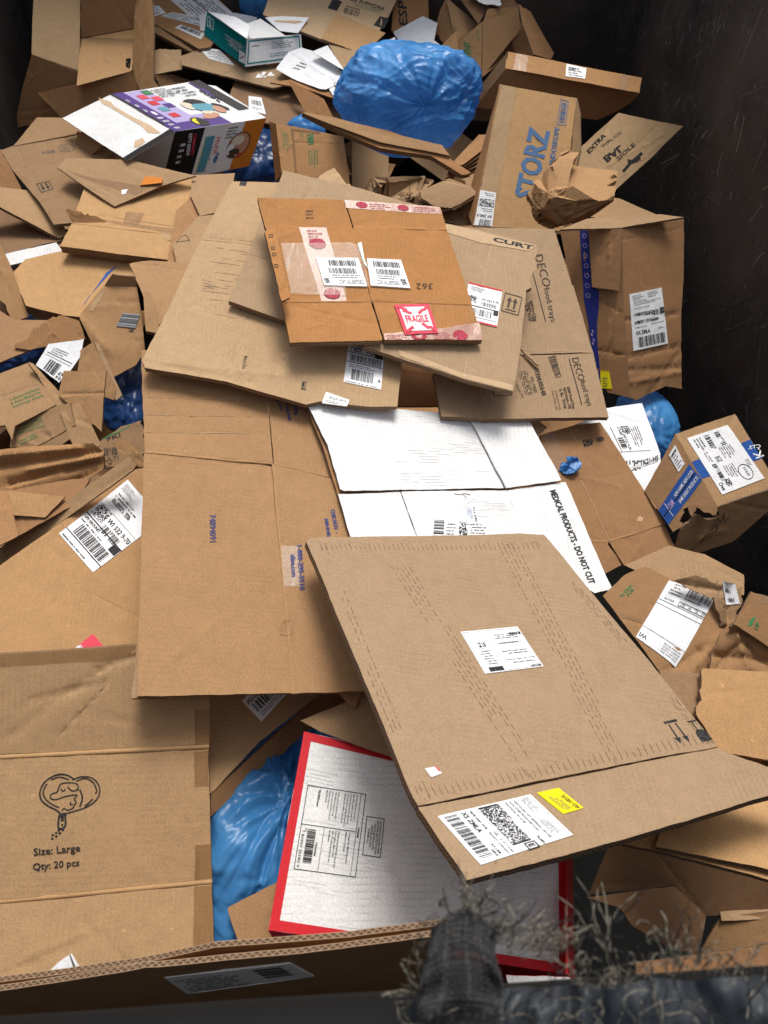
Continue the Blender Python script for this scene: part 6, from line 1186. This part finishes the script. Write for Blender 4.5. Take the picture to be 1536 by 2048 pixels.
# woven strap bent over the rail: two families of threads on a curved sheet
PW = T.part('woven_strap')
def strap(a, b_):       # a across 0..1, b up 0..1
    px = 838 + a * 165 + 12 * noise.noise(Vector((a * 2, b_ * 3, 1))) + 14 * (b_ - .5) + (a - .5) * -30 * b_ * b_; py = 2100 - b_ * 280 + (2 * a - 1) ** 2 * 45 * b_
    return at(px, py, .735 + .02 * math.sin(b_ * 3) + .012 * noise.noise(Vector((a * 3, b_ * 4, 4))))
NA, NB = 26, 46
for i in range(NA + 1):
    tube(PW, [strap(min(1, max(0, i / NA + .002 * rr.uniform(-1, 1))), j / 40 * (1 - .06 * rr.random())) + Vector((0, 0, .0007 * ((i + j) % 2))) for j in range(41)], rr.choice((.0004, .00052, .00065)), rr.choice(('net_black', 'net_black', 'net_grey')), 3)
for j in range(NB + 1):
    if rr.random() < .04: continue
    tube(PW, [strap(i / 26, j / NB) + Vector((0, 0, .0007 * ((i + j) % 2))) for i in range(27)], rr.choice((.0004, .00052, .00065)), rr.choice(('net_black', 'net_black', 'net_grey')), 3)
PT = T.part('tarp'); 
def tp(a, b_):
    px = 820 + a * 800; top = 1990 - a * 45 + 10 * noise.noise(Vector((a * 9, 0, 5))); py = top + b_ * 180
    return at(px, py, .72 + .012 * noise.noise(Vector((a * 7, b_ * 2, 2))) - .02 * b_ + .012 * noise.noise(Vector((a * 22, b_ * 3, 7))))
bumpy(PT, tp, 120, 16, 'tarp_grey')
PF_ = T.part('frayed_threads'); PF_.kind = 'stuff'
def strand(px, py, z, L_, dirx, n=18, curl=.8, mat='net_fray', rad=.0006, ph=None):
    p = Vector((px, py)); v = Vector((dirx, -1)).normalized(); pts = []; zz = z; ph = rr.uniform(0, 99) if ph is None else ph + rr.gauss(0, .22)
    for i in range(n):
        pts.append(at(p.x, p.y, zz)); ang = curl * noise.noise(Vector((ph, i * .17, 0))) * 1.1
        c, s_ = math.cos(ang), math.sin(ang); v = Vector((v.x * c - v.y * s_, v.x * s_ + v.y * c)); p = p + v * (L_ / n); zz += rr.uniform(-.003, .004)
    tube(PF_, pts, rad, mat, 4)
def tuft(x, y, n_, L_, z=.73, spread=14, dirx=0, curl=.8, mats=('net_fray', 'net_fray', 'net_black')):
    phs = [rr.uniform(0, 99) for _ in range(3)]
    for _ in range(int(n_ * 1.3) + 1): strand(x + rr.gauss(0, spread), y + rr.gauss(0, spread * .6), z + rr.uniform(-.01, .01), L_ * rr.uniform(.5, 1.6), dirx + rr.gauss(0, .22), curl=curl * .62, mat=rr.choice(mats), rad=rr.choice((.0002, .0003, .0004)), ph=rr.choice(phs))
tuft(935, 1860, 16, 80, spread=26, dirx=.1, curl=1.6); tuft(945, 1835, 12, 90, spread=10, dirx=.2); tuft(1000, 1880, 20, 80, spread=18, dirx=1.2, curl=.9); tuft(1060, 1900, 16, 90, spread=14, dirx=1.6); tuft(1120, 1895, 12, 60, spread=14, dirx=1.0, curl=1.3)
tuft(890, 1950, 14, 60, spread=26, dirx=-.5, curl=1.3, mats=('net_fray', 'net_black', 'net_black')); tuft(850, 1990, 14, 60, spread=14, dirx=-1.5)
tuft(1160, 1960, 14, 100, spread=14, dirx=-.2, curl=1.9); tuft(1215, 1900, 9, 110, spread=6, dirx=0, curl=.5); tuft(1225, 1970, 9, 90, spread=9, dirx=.2, curl=1.4); tuft(1350, 1940, 9, 100, spread=8, dirx=-.1, curl=1.0); tuft(1335, 1880, 6, 60, spread=9, dirx=-.6, curl=1.2); tuft(1395, 1930, 10, 60, spread=6, dirx=0, curl=.6)
for x in range(840, 1560, 34): tuft(x, 2075 - (x - 840) * .05, 2, 120, z=.74, spread=18, dirx=rr.uniform(-.6, .6), curl=1.0, mats=('net_fray', 'net_black', 'net_black'))
for x, y in ((842, 1960), (846, 1900), (860, 1850), (885, 1815), (960, 1810), (985, 1850)): tuft(x, y, 5, 35, spread=6, dirx=(x - 915) / 60, curl=1.2)
for x in range(1260, 1540, 40): tuft(x, 1950, 4, 60, z=.735, spread=10, curl=1.)
finish()
print('things', len(THINGS))
